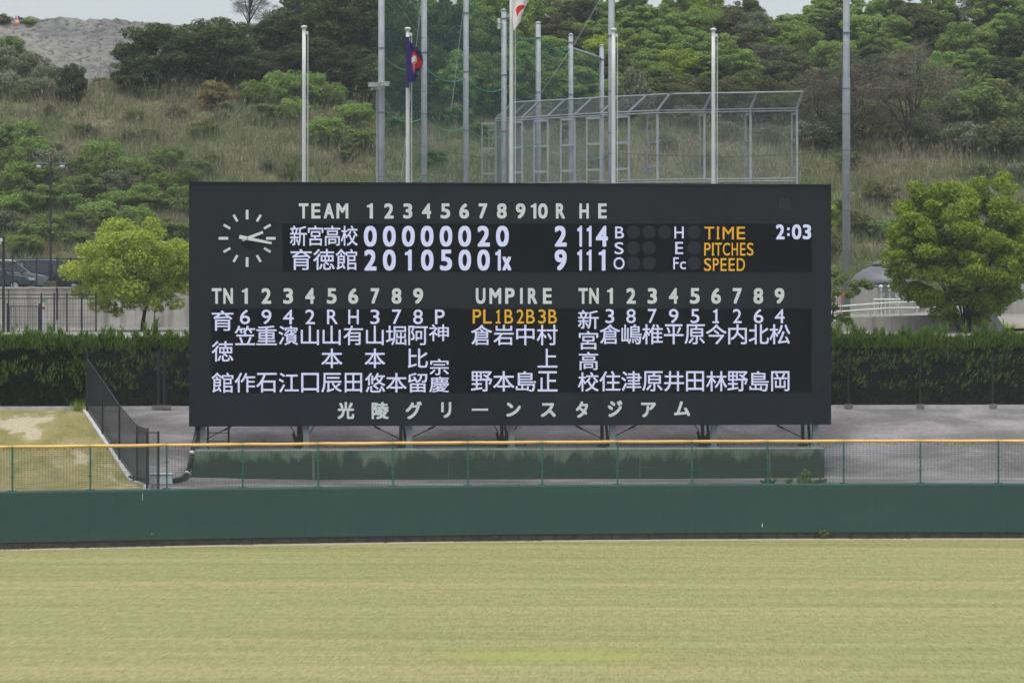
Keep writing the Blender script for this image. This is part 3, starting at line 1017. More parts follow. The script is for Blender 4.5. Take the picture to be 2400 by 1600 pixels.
        a_ = A + BD * (u - 0.09) - BN * 1.2 + Vector((0, 0, P0 + .1)); b_ = A + BD * (u - 0.24) - BN * 0.75 + Vector((0, 0, zb + .1))
        s_.tube([a_, b_], 0.06, 8)
        s_.build('strut', M['galvdark'], root)
    for i in range(7):
        u = fu[i] - 0.27
        low = i % 2 == 1
        for sgn in (-1, 1):
            if (i == 0 and sgn < 0) or (i == 6 and sgn > 0): continue
            r = MB()
            foot = A + BD * (u + sgn * (0.15 if low else 0.05) + (0.3 if sgn > 0 else 0)) - BN * 1.78 + Vector((0, 0, P0 + (0.62 if low else 0.36)))
            top = foot + BD * sgn * (0.35 if low else 1.45) + Vector((0, 0, 0.52 if low else 0.72))
            r.tube([foot, top], 0.026, 6)
            if not low:
                m_ = foot.lerp(top, 0.55); m2 = foot.lerp(top, 0.70)
                for dz in (-.035, .035):
                    r.tube([m_ + Vector((0, 0, dz)), m2 + Vector((0, 0, dz))], 0.014, 6)
                r.tube([foot.lerp(top, .54), foot.lerp(top, .56)], 0.05, 8)
                r.tube([foot.lerp(top, .69), foot.lerp(top, .71)], 0.05, 8)
            r.build('tie_rod', M['galvdark'], root)
        if low:
            gpl = MB()
            q = A + BD * u - BN * 1.72
            pts = [(-.28, .62), (-.16, .62), (-.1, .45), (.1, .45), (.2, .62), (.32, .62), (.16, .08), (-.16, .08)]
            fr = [q + BD * a + Vector((0, 0, P0 + b)) for a, b in pts]
            bk = [p - BN * .02 for p in fr]
            n_ = len(pts)
            gpl.add(fr + bk, [(0, 1, 2, 7), (2, 3, 6, 7), (3, 4, 5, 6), (15, 10, 9, 8), (15, 14, 11, 10), (14, 13, 12, 11)] + [(k, k + n_, (k + 1) % n_ + n_, (k + 1) % n_) for k in range(n_)])
            gpl.build('gusset_plate', M['galvdark'], root)
    # access ladder at the near end
    lad = MB()
    for px in (487, 536):
        p = onb(px, 1020); u = (p - A).dot(BD)
        q = A + BD * u - BN * 0.9
        lad.box((q.x, q.y, (P0 + zb + .1) / 2), (0.085, 0.06, zb + .1 - P0), BTH)
    for zz in (P0 + .33, P0 + .66):
        p = onb(487, 1020); q = onb(536, 1020)
        lad.tube([p - BN * .9 + Vector((0, 0, zz - p.z)), q - BN * .9 + Vector((0, 0, zz - q.z))], 0.018, 6)
    lad.build('ladder', M['galvdark'], root)

    # plinth below
    pl = MB()
    u0 = (onb(449, 1090) - A).dot(BD); u1 = (onb(1931, 1090) - A).dot(BD)
    c = A + BD * ((u0 + u1) / 2) - BN * 1.05
    pl.box((c.x, c.y, 2.42), (u1 - u0, 2.3, 2.0), BTH)
    po = pl.build('concrete_plinth', M['plinth'])
    tp = MB(); tp.box((c.x, c.y, 3.435), (u1 - u0 - .004, 2.296, 0.03), BTH)
    tp.build('top_slab', M['kerb'], po)
    tag(po, 'long low green painted concrete plinth with dark stains under the scoreboard', 'plinth')


build_scoreboard()


# ------------------------------------------------------------------ hose and junction box, kerbs, black fences on the slope
def build_slope_items():
    # hose from the board's underside down to the ground and along to the box
    h = MB()
    P = [onb(468, 985, -0.5), onb(462, 1012, -0.3), onb(452, 1050, 0.05), onb(446, 1085, 0.20)]
    for q, y in ((440, 1112), (428, 1124), (412, 1128), (398, 1130)):
        b = bank_at(q, y + 4); b.z += .12; P.append(b)
    pts = []
    for i in range(len(P) - 1):
        for k in range(5): pts.append(P[i].lerp(P[i + 1], k / 5))
    pts.append(P[-1])
    for _ in range(3):
        pts = [pts[0]] + [(pts[i - 1] + pts[i] * 2 + pts[i + 1]) / 4 for i in range(1, len(pts) - 1)] + [pts[-1]]
    h.tube(pts, 0.095, 10)
    for k in (11, 20): h.tube([pts[k], pts[k + 1]], 0.103, 10, mi=1)
    o = h.build('cable_hose', [M['hose'], M['white']], smooth=True)
    tag(o, 'thick black hose bending down from the scoreboard corner to the ground', 'hose')
    b = bank_at(378, 1134)
    bx = empty('junction_box', b, 'pale grey junction box on the paving between fence and black hose', 'junction box')
    m = MB(); m.box((b.x, b.y, b.z + 0.19), (0.90, 0.42, 0.38), 0.03, bev=0.02); m.build('housing', M['boxgrey'], bx)
    m = MB(); m.box((b.x, b.y - 0.01, b.z + 0.405), (0.94, 0.46, 0.05), 0.03, bev=0.015); m.build('lid', M['boxgrey'], bx)
    hs_ = MB()
    for k, (x0, y0) in enumerate(((302, 1122), (306, 1126), (312, 1130))):
        a = bank_at(x0, y0); c = bank_at(330, 1128); d = Vector((b.x - .44, b.y + .05 * k, b.z + .15))
        a.z += .08; c.z += .09
        hs_.tube([a, a.lerp(c, .5) + Vector((0, 0, .03 + .03 * k)), c, d], 0.055, 8)
    o = hs_.build('conduit_bundle', M['hose'], smooth=True)
    tag(o, 'bundle of black conduits lying at the foot of the sloping fence', 'conduit')

    # kerb along the top of the slope and along the sloping fence
    k = MB()
    xs = np.linspace(-60, 60, 61)
    ribbon(k, [(x, float(Yt(x))) for x in xs], [(-0.10, 4.8), (0.14, 4.8), (0.14, 5.06), (-0.10, 5.06)])
    k.build('kerb', M['kerb'], kind='structure')
    k = MB()
    ys = np.linspace(119.2, 129.9, 24)
    vs, fc = [], []
    for i, y in enumerate(ys):
        fxx = float(fence_line_x(y)); z = float(bank_z(fxx, y))
        for dx, dz in ((-.26, -.1), (-.26, .07), (.04, .07), (.04, -.1)): vs.append((fxx + dx, y, z + dz))
    for i in range(len(ys) - 1):
        for q in range(4):
            fc.append((i * 4 + q, i * 4 + (q + 1) % 4, (i + 1) * 4 + (q + 1) % 4, (i + 1) * 4 + q))
    k.add(vs, fc); k.build('fence_kerb', M['kerb'], kind='structure')

    def mesh_run(root, a, b, h, diag, step, r):
        """wire netting between feet a and b (z follows the feet)"""
        m = MB()
        a, b = Vector(a), Vector(b)
        L = Vector((b.x - a.x, b.y - a.y, 0)).length
        if diag:
            n = int((L + h) / step)
            for sgn in (0, 1):
                for i in range(n):
                    s0 = -h + i * step
                    q0, q1 = max(0, s0), min(L, s0 + h)
                    if q1 - q0 < .02: continue
                    z0, z1 = q0 - s0, q1 - s0
                    if sgn: z0, z1 = h - z0, h - z1
                    p = a.lerp(b, q0 / L) + Vector((0, 0, z0)); q = a.lerp(b, q1 / L) + Vector((0, 0, z1))
                    m.tube([p, q], r, 3, caps=False)
        else:
            for i in range(int(L / step)):
                p = a.lerp(b, (i + .5) * step / L)
                m.tube([p + Vector((0, 0, .06)), p + Vector((0, 0, h))], r * .75, 3, caps=False)
            z = .08
            while z < h:
                m.tube([a + Vector((0, 0, z)), b + Vector((0, 0, z))], r * 1.15, 3, caps=False); z += 0.11
        m.build('mesh_panel', M['bwire'], root)

    # black fence climbing the bank
    feet = []
    for y in (119.45, 120.9, 122.9, 125.2, 127.5, 129.7):
        x = float(fence_line_x(y)) - .1
        feet.append(Vector((x, y, float(bank_z(x, y)) + .05)))
    end = Vector((feet[0].x + .43, feet[0].y + .05, feet[0].z - .02))
    f = empty('bank_fence', feet[0], 'black chain link fence climbing the bank beside the grass', 'fence')
    H = 2.2
    for p in [end] + feet:
        m = MB(); m.tube([p, p + Vector((0, 0, H + .05))], 0.045, 8); m.build('post', M['bpost'], f)
    seq = [end] + feet
    for a, b in zip(seq[:-1], seq[1:]):
        m = MB(); m.tube([a + Vector((0, 0, H)), b + Vector((0, 0, H))], 0.028, 6); m.build('top_rail', M['bpost'], f)
        mesh_run(f, a, b, H, True, 0.078, 0.0055)
    # black fence in front of the hedge
    f2 = empty('hedge_fence', (0, Yt(0) + .05, 5.06), 'long low black wire fence on the kerb in front of the clipped hedge', 'fence')
    H = 2.32
    px = [205, 372, 386, 560, 730, 900, 1070, 1240, 1410, 1580, 1750, 1820, 1988, 2156, 2326, 2496]
    pts = []
    for q in px:
        X = (q - 1200) * 130 / FPX
        for _ in range(3): X = (q - 1200) * (float(Yt(X)) + .02) / FPX
        pts.append(Vector((X, float(Yt(X)) + .02, 5.06)))
    for i, p in enumerate(pts):
        m = MB(); m.tube([p, p + Vector((0, 0, H + .04))], 0.04 if i not in (1, 2) else .075, 8); m.build('post', M['bpost'], f2)
        if i not in (0, 2):
            m = MB(); m.box((p.x + (.12 if i == 1 else 0), p.y - .10, 5.03), (.8 if i == 1 else .34, .16, .13)); m.build('footing', M['footing'], f2)
    for a, b in zip(pts[:-1], pts[1:]):
        mesh_run(f2, a, b, H, False, 0.10, 0.0042)


build_slope_items()


# ------------------------------------------------------------------ foliage
def unit(n, rng):
    v = rng.normal(size=(n, 3))
    return v / np.linalg.norm(v, axis=1, keepdims=True)


def leaves(centers, radii, n, size, aspect, rng, up=0.4, droop=0.0, spread=0.95, bias=0.15):
    """diamond leaves over the surfaces of clumps -> (n*4,3)"""
    K = len(centers)
    wts = np.prod(radii, axis=1) ** (2 / 3); wts /= wts.sum()
    k = rng.choice(K, n, p=wts)
    d = unit(n, rng)
    flip = (d[:, 2] < 0) & (rng.random(n) < bias)
    d[flip, 2] *= -0.6
    r = np.where(rng.random(n) < .35, rng.random(n) ** .45, 0.72 + 0.36 * rng.random(n) ** 1.4)
    p = centers[k] + d * radii[k] * r[:, None]
    nrm = d + spread * rng.normal(size=(n, 3)); nrm[:, 2] += up
    nrm /= np.linalg.norm(nrm, axis=1, keepdims=True)
    t = unit(n, rng); t[:, 2] -= droop
    t -= nrm * (t * nrm).sum(1, keepdims=True)
    t /= np.linalg.norm(t, axis=1, keepdims=True)
    b = np.cross(nrm, t)
    s = size * (0.65 + 0.7 * rng.random(n))[:, None]
    v = np.empty((n, 4, 3))
    v[:, 0] = p - t * s; v[:, 1] = p + b * s * aspect - t * s * .1; v[:, 2] = p + t * s; v[:, 3] = p - b * s * aspect - t * s * .1
    return v.reshape(-1, 3)


def crown_clumps(K, c, R, rng, rmin=0.5, low=-0.55, size=(0.2, 0.3), flat=0.62, top_heavy=0.0):
    """clump centres in an ellipsoid with an uneven outline"""
    out, rad = [], []
    while len(out) < K:
        d = unit(1, rng)[0]
        if d[2] < low: continue
        r = rmin + (1 - rmin) * rng.random() ** 0.55
        r *= 0.86 + 0.22 * rng.random()
        out.append(np.array(c) + d * np.array(R) * r)
        s = rng.uniform(*size) * rng.uniform(.7, 1.35) * min(R[0], R[2] * 1.4)
        rad.append([s * rng.uniform(.9, 1.3), s * rng.uniform(.9, 1.3), s * flat])
    return np.array(out), np.array(rad)


def limbs(mb, base, top, r0, targets, rng, n_bend=4, start=0.3, mi=0):
    """trunk and limbs as tapered tubes"""
    base, top = Vector(base), Vector(top)
    pts = [base]
    for i in range(1, n_bend + 1):
        t = i / n_bend
        w = (top - base).length * 0.03
        pts.append(base.lerp(top, t) + Vector((rng.normal() * w, rng.normal() * w, 0)) * (1 if i < n_bend else 0))
    mb.tube(pts, [r0 * (1 - 0.72 * i / n_bend) for i in range(n_bend + 1)], 8, mi)
    for tg in targets:
        t = start + (0.95 - start) * rng.random()
        i = min(int(t * n_bend), n_bend - 1)
        a = pts[i].lerp(pts[i + 1], t * n_bend - i)
        tg = Vector(tg)
        m = a.lerp(tg, 0.5) + Vector((rng.normal() * .12, rng.normal() * .12, 0.10 * (tg - a).length))
        ra = r0 * (1 - 0.72 * t) * 0.5
        mb.tube([a, a.lerp(m, .5), m, m.lerp(tg, .6), tg], [ra, ra * .8, ra * .6, ra * .4, ra * .18], 5, mi)


def plant(name, H, W, leaf, n, size, aspect, seed, kind='tree', K=26, flat=0.62, clump=(0.2, 0.3), low=-0.55, trunk=0.25, r0=None, droop=0.0, up=0.2, rmin=0.5, nl=12, D=None, bark='bark', bias=0.15):
    """prototype plant with its foot at the origin (root Empty > trunk, crown)"""
    rng = np.random.default_rng(seed)
    root = empty(name, (0, 0, 0))
    ch = H * (1 - trunk)
    c = (0, 0, H * trunk + ch * 0.48)
    R = (W / 2 * .86, (D or W) / 2 * .86, ch * 0.52 * .86)
    cc, cr = crown_clumps(K, c, R, rng, rmin, low, clump, flat)
    v = leaves(cc, cr, n, size, aspect, rng, up, droop, bias=bias)
    crown = np_mesh('crown' if kind == 'tree' else 'foliage', v, 4, M[leaf], root)
    tb = MB()
    sel = rng.choice(K, min(nl, K), replace=False)
    limbs(tb, (0, 0, -.3), (0, 0, H * (trunk + .35)), r0 or H * .018, [cc[i] for i in sel], rng, start=0.35)
    tb.build('trunk' if kind == 'tree' else 'stem', M[bark], root)
    return root


def put(proto, loc, h_scale, w_scale, rz, label, cat, group, used=set()):
    if proto.name not in used:
        used.add(proto.name); o = proto
    else:
        o = copy_tree(proto)
    o.location = loc
    o.rotation_euler = (0, 0, rz)
    o.scale = (w_scale, w_scale, h_scale)
    tag(o, label, cat, group)
    return o


def build_hedge():
    rng = np.random.default_rng(3)
    x0, x1 = -30.0, 30.0
    root = empty('conifer_hedge', (0, Yt(0) + 1.6, 5.0), 'long clipped dark conifer hedge with feathery tips behind the scoreboard', 'hedge')
    ybase = lambda x: Yt(x) + 0.75
    top = lambda x: 7.86 + .05 * sstep(0, 10, x) + 0.14 * wob(x, x * 0, 3.1, 12) + 0.13 * wob(x, x * 0, 1.1, 19)
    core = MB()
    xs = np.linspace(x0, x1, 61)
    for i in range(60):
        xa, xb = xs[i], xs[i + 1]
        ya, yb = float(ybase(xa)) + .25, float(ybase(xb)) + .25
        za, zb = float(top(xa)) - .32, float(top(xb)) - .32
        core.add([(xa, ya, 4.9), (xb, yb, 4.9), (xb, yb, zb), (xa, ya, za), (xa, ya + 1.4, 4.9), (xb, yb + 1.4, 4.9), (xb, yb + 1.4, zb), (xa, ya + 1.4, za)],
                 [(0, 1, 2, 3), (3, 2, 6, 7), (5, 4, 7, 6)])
    core.build('wood', M['hedge_core'], root)  # dark filler box behind the sprays, stops the view through the hedge

    def sprays(n, pos, out, length, fan, nb, width):
        """each spray: nb narrow blades fanning up and out"""
        p = np.repeat(pos, nb, 0)
        o = np.repeat(out, nb, 0) + fan * rng.normal(size=(n * nb, 3))
        o /= np.linalg.norm(o, axis=1, keepdims=True)
        L = (length * (0.6 + 0.8 * rng.random(n * nb)))[:, None]
        p = p + 0.05 * rng.normal(size=p.shape)
        sd = np.cross(o, unit(n * nb, rng)); sd /= np.linalg.norm(sd, axis=1, keepdims=True)
        w = width * (0.7 + .6 * rng.random(n * nb))[:, None]
        v = np.empty((n * nb, 4, 3))
        v[:, 0] = p; v[:, 1] = p + o * L * .42 + sd * w; v[:, 2] = p + o * L; v[:, 3] = p + o * L * .42 - sd * w
        return v.reshape(-1, 3)
    off = np.array(root.location)
    # front face
    n = 15000
    x = rng.uniform(x0, x1, n); zf = rng.random(n)
    zt = top(x)
    z = 5.0 + zf * (zt - 5.0)
    # shoots hang in slanting bunches
    bun = wob(x, z * 1.6, 1.5, 4) * .16 + wob(x, z, 0.8, 14) * .09
    y = ybase(x) + 0.12 - bun + 0.10 * (zf ** 2) + rng.uniform(0, .18, n)
    pos = np.stack([x, y, z], 1)
    out = np.stack([0.28 + 0.15 * rng.normal(size=n), np.full(n, -0.55), np.full(n, 0.9)], 1)
    v1 = sprays(n, pos, out, 0.26, 0.22, 4, 0.028)
    # crest
    n = 17000
    x = rng.uniform(x0, x1, n)
    y = ybase(x) + .1 + rng.random(n) ** 1.3 * 1.5
    z = top(x) - .30 + rng.uniform(-.1, .12, n) - .10 * (y - ybase(x) < .3)
    pos = np.stack([x, y, z], 1)
    tall = 1 + 1.3 * (np.clip(wob(x, y, 1.1, 30), .25, 1) - .25)
    out = np.stack([0.12 * rng.normal(size=n), -0.15 + .15 * rng.normal(size=n), np.full(n, 1.0)], 1)
    v2 = sprays(n, pos, out, 0.34, 0.17, 4, 0.026)
    v2 = v2.reshape(n, 16, 3)
    v2[:, :, 2] = z[:, None] + (v2[:, :, 2] - z[:, None]) * tall[:, None]
    v2 = v2.reshape(-1, 3)
    # feathery leaders that stand above the crest
    lead = [18, 190, 215, 350, 640, 1950, 2005, 2020, 2095, 2150, 2165, 2230, 2340, 60, 400, 425, 1975, 2290, 2390, 130, 255, 290, 320, 372, 1935, 2045, 2125, 2190, 2260, 2315, 2365, 85, 160]
    lp, lo = [], []
    for q in lead:
        X = (q - 1200) * 132 / FPX; hh = rng.uniform(.5, .95)
        for j in range(3):
            xo = X + rng.normal() * .22; hj = hh * rng.uniform(.4, 1)
            for k in range(26):
                f = rng.random() ** 1.5; lp.append((xo + rng.normal() * .10 * (1 - f) ** 1.5, ybase(X) + .5 + rng.normal() * .08, float(top(X)) - .2 + hj * f)); lo.append((rng.normal() * .25 * (1 - f), rng.normal() * .2, 1))
    v3 = sprays(len(lp), np.array(lp), np.array(lo), .26, .18, 3, .022)
    # new shoots in the sunlit crest tone, thinning out down the front
    n = 5200
    x = rng.uniform(x0, x1, n); zf = 1 - rng.random(n) ** 1.7 * .75
    z = 5.0 + zf * (top(x) - 5.0)
    bun = wob(x, z * 1.6, 1.5, 4) * .16 + wob(x, z, 0.8, 14) * .09
    keep = (bun > -.02) | (zf > .86)
    pos = np.stack([x, ybase(x) + .06 - bun + .10 * zf ** 2, z], 1)[keep]; n = len(pos)
    out = np.stack([0.28 + 0.15 * rng.normal(size=n), np.full(n, -0.45), np.full(n, 0.95)], 1)
    v4 = sprays(n, pos, out, 0.26, 0.2, 4, 0.026)
    v3 = np.concatenate([v3, v4])
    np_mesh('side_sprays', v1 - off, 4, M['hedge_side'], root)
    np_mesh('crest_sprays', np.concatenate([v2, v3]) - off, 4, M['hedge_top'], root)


build_hedge()


def build_near_trees():
    rng = np.random.default_rng(11)
    # lime tree beside the scoreboard
    b = Vector((at(333, 775, 150).x, 150.0, 8.05))
    root = empty('lime_tree', b, 'round yellow-green tree in front of the concrete parking wall', 'tree')
    R = (3.05, 2.8, 2.2)
    cc, cr = crown_clumps(120, (-0.45, 0, 3.15), R, rng, 0.3, -0.8, (0.13, 0.22), 0.8)
    # uneven outline read from the photo: a high shoulder left of centre, low skirts
    ex = [(-1.2, 0, 5.0, .55), (0.55, 0, 4.85, .5), (-0.6, .3, 5.05, .5), (1.7, 0, 4.2, .6), (2.25, 0, 3.2, .5), (-3.4, 0, 3.0, .45), (-3.1, .2, 2.0, .45), (-1.6, 0, 1.3, .45), (-1.2, 0, 1.05, .35), (1.6, 0, 1.5, .5), (.8, 0, 1.2, .3), (-2.4, .1, 4.2, .5), (-2.2, 0, 1.4, .5), (-.5, -.3, 1.5, .5), (.6, .3, 1.6, .45), (2.2, 0, 2.2, .5)]
    cc = np.concatenate([cc, np.array([e[:3] for e in ex])]); cr = np.concatenate([cr, np.array([[e[3], e[3], e[3] * .75] for e in ex])])
    v = leaves(cc, cr, 52000, 0.085, 0.42, rng, 0.2, 0.55)
    np_mesh('crown', v, 4, M['leaf_lime'], root)
    tb = MB(); off = Vector(b)
    limbs(tb, (0, 0, -.4), (-.15, 0, 3.2), .12, [cc[i] for i in rng.choice(60, 22, replace=False)] + [(1.2, 0, 1.9)], rng, start=.3)
    tb.v = [tuple(Vector(p) + off) for p in tb.v]
    tb.build('trunk', M['bark'], root, smooth=True)

    # vase-shaped tree on the other side
    b = Vector((at(2268, 790, 148).x, 148.0, 8.0))
    root = empty('zelkova_tree', b, 'large spreading spring green tree with many upright stems above the hedge', 'tree')
    cc, cr = [], []
    D = 148 / FPX
    outline = [(2070, 625), (2100, 590), (2085, 560), (2095, 545), (2115, 520), (2110, 495), (2150, 470), (2140, 450), (2185, 455), (2230, 450), (2265, 455), (2300, 440), (2350, 440), (2365, 425), (2370, 455), (2385, 500), (2400, 530), (2405, 570), (2410, 620), (2400, 660), (2390, 700), (2340, 700), (2330, 735), (2300, 760), (2230, 760), (2190, 745), (2160, 700), (2120, 700), (2095, 680), (2085, 650)]
    for px, py in outline:
        cc.append(((px - 2268) * D * .95, rng.normal() * .5, (790 - py) * D + .1)); cr.append((.48, .48, .34))
    while len(cc) < 235:
        x, z = rng.uniform(-4, 2.9), rng.uniform(.5, 7.0)
        q = ((x + .45) / 3.3) ** 2 + ((z - 4.0) / 3.0) ** 2
        if q > 1 or (z < 1.3 and abs(x + .3) > 2.3): continue
        yy = rng.choice([-1, 1]) * 2.9 * math.sqrt(max(0, 1 - q)) * rng.uniform(.2, 1)
        cc.append((x, yy, z)); s = rng.uniform(.38, .66); cr.append((s, s, s * .62))
    cc, cr = np.array(cc), np.array(cr)
    v = leaves(cc, cr, 68000, 0.11, 0.34, rng, 0.25, 0.35)
    np_mesh('crown', v, 4, M['leaf_zelkova'], root)
    tb = MB()
    for k in range(15):
        a = rng.uniform(0, 6.28); s0 = Vector((rng.normal() * .22 - .1, rng.normal() * .2, -.3))
        tg = Vector((math.cos(a) * rng.uniform(.8, 3.0) - .3, math.sin(a) * rng.uniform(.5, 2.2), rng.uniform(3.2, 6.3)))
        m = s0.lerp(tg, .45) + Vector((-.12 * math.cos(a), 0, .5)); r = rng.uniform(.04, .075)
        tb.tube([s0, s0.lerp(m, .5), m, m.lerp(tg, .5), tg], [r, r * .9, r * .7, r * .45, r * .15], 6)
        for j in range(3):
            u = rng.uniform(.35, .9); p = m.lerp(tg, u * .8); q = cc[rng.integers(len(cc))]
            q = p.lerp(Vector(q), min(1, 1.4 / max(.2, (Vector(q) - p).length)))
            tb.tube([p, p.lerp(q, .5) + Vector((0, 0, .1)), q], [r * .4, r * .28, r * .1], 4)
    tb.v = [tuple(Vector(p) + b) for p in tb.v]
    tb.build('trunk', M['bark'], root, smooth=True)

    # slim young tree half hidden by the scoreboard
    b = Vector((at(1950, 790, 143).x, 143.0, 7.95))
    root = empty('young_tree', b, 'small loose green tree beside the scoreboard in front of the tall steel pole', 'tree')
    D = 143 / FPX
    pts = [(1955, 640), (1980, 650), (1965, 660), (2000, 665), (2025, 662), (2035, 670), (1960, 685), (1990, 690), (2005, 682), (1945, 700), (1955, 720), (1970, 745), (1990, 752), (1945, 745), (1925, 690), (1930, 650), (1920, 720)]
    cc = np.array([((x - 1950) * D, rng.normal() * .25, (790 - y) * D - .05) for x, y in pts]); cr = np.array([(.24, .24, .17)] * len(pts))
    v = leaves(cc, cr, 4200, 0.075, 0.42, rng, 0.45, 0.3)
    np_mesh('crown', v, 4, M['leaf_shrub'], root)
    tb = MB(); limbs(tb, (0, 0, -.3), (.1, 0, 2.6), .05, list(cc[:14]), rng)
    tb.v = [tuple(Vector(p) + b) for p in tb.v]
    tb.build('trunk', M['bark'], root)

    # yellowish treetop showing past the scoreboard's upper corner
    b = Vector((at(1925, 790, 147).x, 147.0, 8.0))
    root = empty('lime_tree', b, 'yellow-green tree hidden behind the scoreboard with only its edge showing', 'tree')
    D = 147 / FPX
    pts = [(1938, 500), (1944, 515), (1940, 530), (1946, 500), (1925, 520), (1915, 490), (1900, 520), (1920, 550), (1900, 560), (1885, 530), (1930, 560), (1910, 590)]
    cc = np.array([((x - 1925) * D, rng.normal() * .4, (790 - y) * D) for x, y in pts]); cr = np.array([(.3, .3, .26)] * len(pts))
    np_mesh('crown', leaves(cc, cr, 4000, 0.085, 0.42, rng, .35, .5), 4, M['leaf_lime'], root)
    tb = MB(); limbs(tb, (0, 0, -.3), (-.1, 0, 4.2), .10, list(cc), rng, start=.6)
    tb.v = [tuple(Vector(p) + b) for p in tb.v]
    tb.build('trunk', M['bark'], root)


build_near_trees()


# ------------------------------------------------------------------ hillside vegetation
def build_hill_plants():
    rng = np.random.default_rng(21)
    R = lambda a, b: float(rng.uniform(a, b))

    def tree_at(proto, px, py_base, py_top, wpx, Y, label, cat, group):
        X = (px - 1200) * Y / FPX
        z = float(hill_z(np.array(X), np.array(Y)))
        H = (CAMH - (py_top - HOR) * Y / FPX) - z
        W = wpx * Y / FPX
        return put(proto, (X, Y, z - .1), H / proto['H'], W / proto['W'], R(0, 6.28), label, cat, group)

    def P(*a, **k):
        o = plant(*a, **k); o['H'] = float(a[1]); o['W'] = float(a[2]); return o

    def bare(name, H, W, seed, n_tw, leafn):
        """open twiggy crown: forking limbs, a haze of fine twigs and few leaves"""
        g = np.random.default_rng(seed)
        root = empty(name, (0, 0, 0)); root['H'] = H; root['W'] = W
        cc, cr = crown_clumps(70, (W * .05, 0, H * .56), (W / 2 * .85, W / 2 * .85, H * .42), g, .3, -.85, (.16, .26), .8)
        tb = MB()
        lean = W * .10
        limbs(tb, (-lean, 0, -.3), (lean, 0, H * .62), H * .021, cc[:26], g, n_bend=5, start=.3)
        for i in range(26, 70):
            q = Vector(cc[i]); j = min(range(26), key=lambda k: (Vector(cc[k]) - q).length)
            p = Vector(cc[j]) * .75 + Vector((0, 0, H * .1)); tb.tube([p, p.lerp(q, .5) + Vector((0, 0, .1)), q], [.03, .022, .01], 4, caps=False)
        tb.build('trunk', M['bark'], root)
        k = g.integers(len(cc), size=n_tw)
        d = unit(n_tw, g); d[:, 2] = d[:, 2] * .8 + .25; d /= np.linalg.norm(d, axis=1, keepdims=True)
        a = cc[k] + d * (g.random(n_tw) * .8)[:, None] * cr[k]
        L = g.uniform(.25, .7, n_tw)[:, None]
        s = np.cross(d, unit(n_tw, g)) * .013
        v = np.empty((n_tw, 3, 3)); v[:, 0] = a - s; v[:, 1] = a + s; v[:, 2] = a + d * L
        np_mesh('twigs', v.reshape(-1, 3), 3, M['twig'], root)
        np_mesh('crown', leaves(cc, cr * 1.25, leafn, .055, .5, g, .2), 4, M['leaf_brown'], root)
        return root

    # --- prototypes
    DK1 = P('evergreen_tree', 7.0, 7.0, 'leaf_dark', 21000, 0.135, 0.5, 31, K=90, trunk=.06, clump=(.14, .24), rmin=.35, low=-.95, nl=14, flat=1.0)
    DK2 = P('evergreen_tree', 9.5, 5.0, 'leaf_dark', 18000, 0.145, 0.5, 32, K=80, trunk=.06, clump=(.2, .34), rmin=.3, low=-.95, flat=1.0)
    BR1 = P('broadleaf_tree', 8.0, 5.2, 'leaf_bright', 15000, 0.135, 0.5, 41, K=80, trunk=.1, flat=.85, clump=(.17, .27), rmin=.3, low=-.9, up=.2)
    BR2 = P('broadleaf_tree', 7.0, 6.0, 'leaf_bright', 15000, 0.135, 0.5, 42, K=85, trunk=.1, flat=.85, clump=(.15, .25), rmin=.3, low=-.9, up=.2)
    BR3 = P('broadleaf_tree', 9.0, 4.6, 'leaf_bright', 15000, 0.135, 0.5, 43, K=80, trunk=.1, flat=.9, clump=(.18, .30), rmin=.3, low=-.9, up=.2)
    OL = P('olive_tree', 5.5, 5.2, 'leaf_olive', 13000, 0.11, 0.45, 44, K=75, trunk=.06, flat=.85, clump=(.14, .24), rmin=.35, low=-.9, up=.2)
    BR4 = P('broadleaf_tree', 7.5, 5.0, 'leaf_zelkova', 14000, 0.12, 0.4, 45, K=75, trunk=.1, flat=.9, clump=(.16, .30), rmin=.3, low=-.9, up=.2)
    BR5 = P('broadleaf_tree', 8.0, 5.0, 'leaf_olive', 14000, 0.12, 0.5, 46, K=75, trunk=.1, flat=.9, clump=(.16, .30), rmin=.3, low=-.9, up=.2)
    BR6 = P('broadleaf_tree', 7.0, 4.6, 'leaf_grey', 12000, 0.10, 0.4, 47, K=75, trunk=.1, flat=.9, clump=(.16, .30), rmin=.3, low=-.9, up=.2)
    BA1 = bare('bare_tree', 8.2, 7.2, 51, 7500, 4200)
    BA2 = bare('bare_tree', 7.6, 5.6, 52, 6500, 3000)
    SH1 = P('shrub', 2.0, 3.0, 'leaf_shrub', 3300, 0.085, 0.5, 61, kind='shrub', K=52, trunk=.02, flat=.95, clump=(.10, .26), rmin=.25, low=-.6, nl=14, up=.2, r0=.03)
    SH2 = P('shrub', 2.6, 2.6, 'leaf_shrub', 3300, 0.085, 0.5, 62, kind='shrub', K=52, trunk=.04, flat=.95, clump=(.10, .26), rmin=.25, low=-.7, nl=14, up=.2, r0=.03)
    SH3 = P('shrub', 1.6, 2.6, 'leaf_grey', 4000, 0.075, 0.35, 63, kind='shrub', K=40, trunk=.02, flat=.8, clump=(.16, .32), rmin=.3, low=-.6, nl=10, r0=.025)
    SH4 = P('shrub', 2.4, 3.4, 'leaf_bright', 3300, 0.09, 0.5, 64, kind='shrub', K=52, trunk=.06, flat=.95, clump=(.10, .26), rmin=.25, low=-.7, nl=16, up=.2, r0=.03)
    SH5 = P('shrub', 2.2, 3.0, 'leaf_olive', 3300, 0.08, 0.45, 65, kind='shrub', K=52, trunk=.03, flat=.95, clump=(.10, .26), rmin=.25, low=-.7, nl=14, r0=.03)
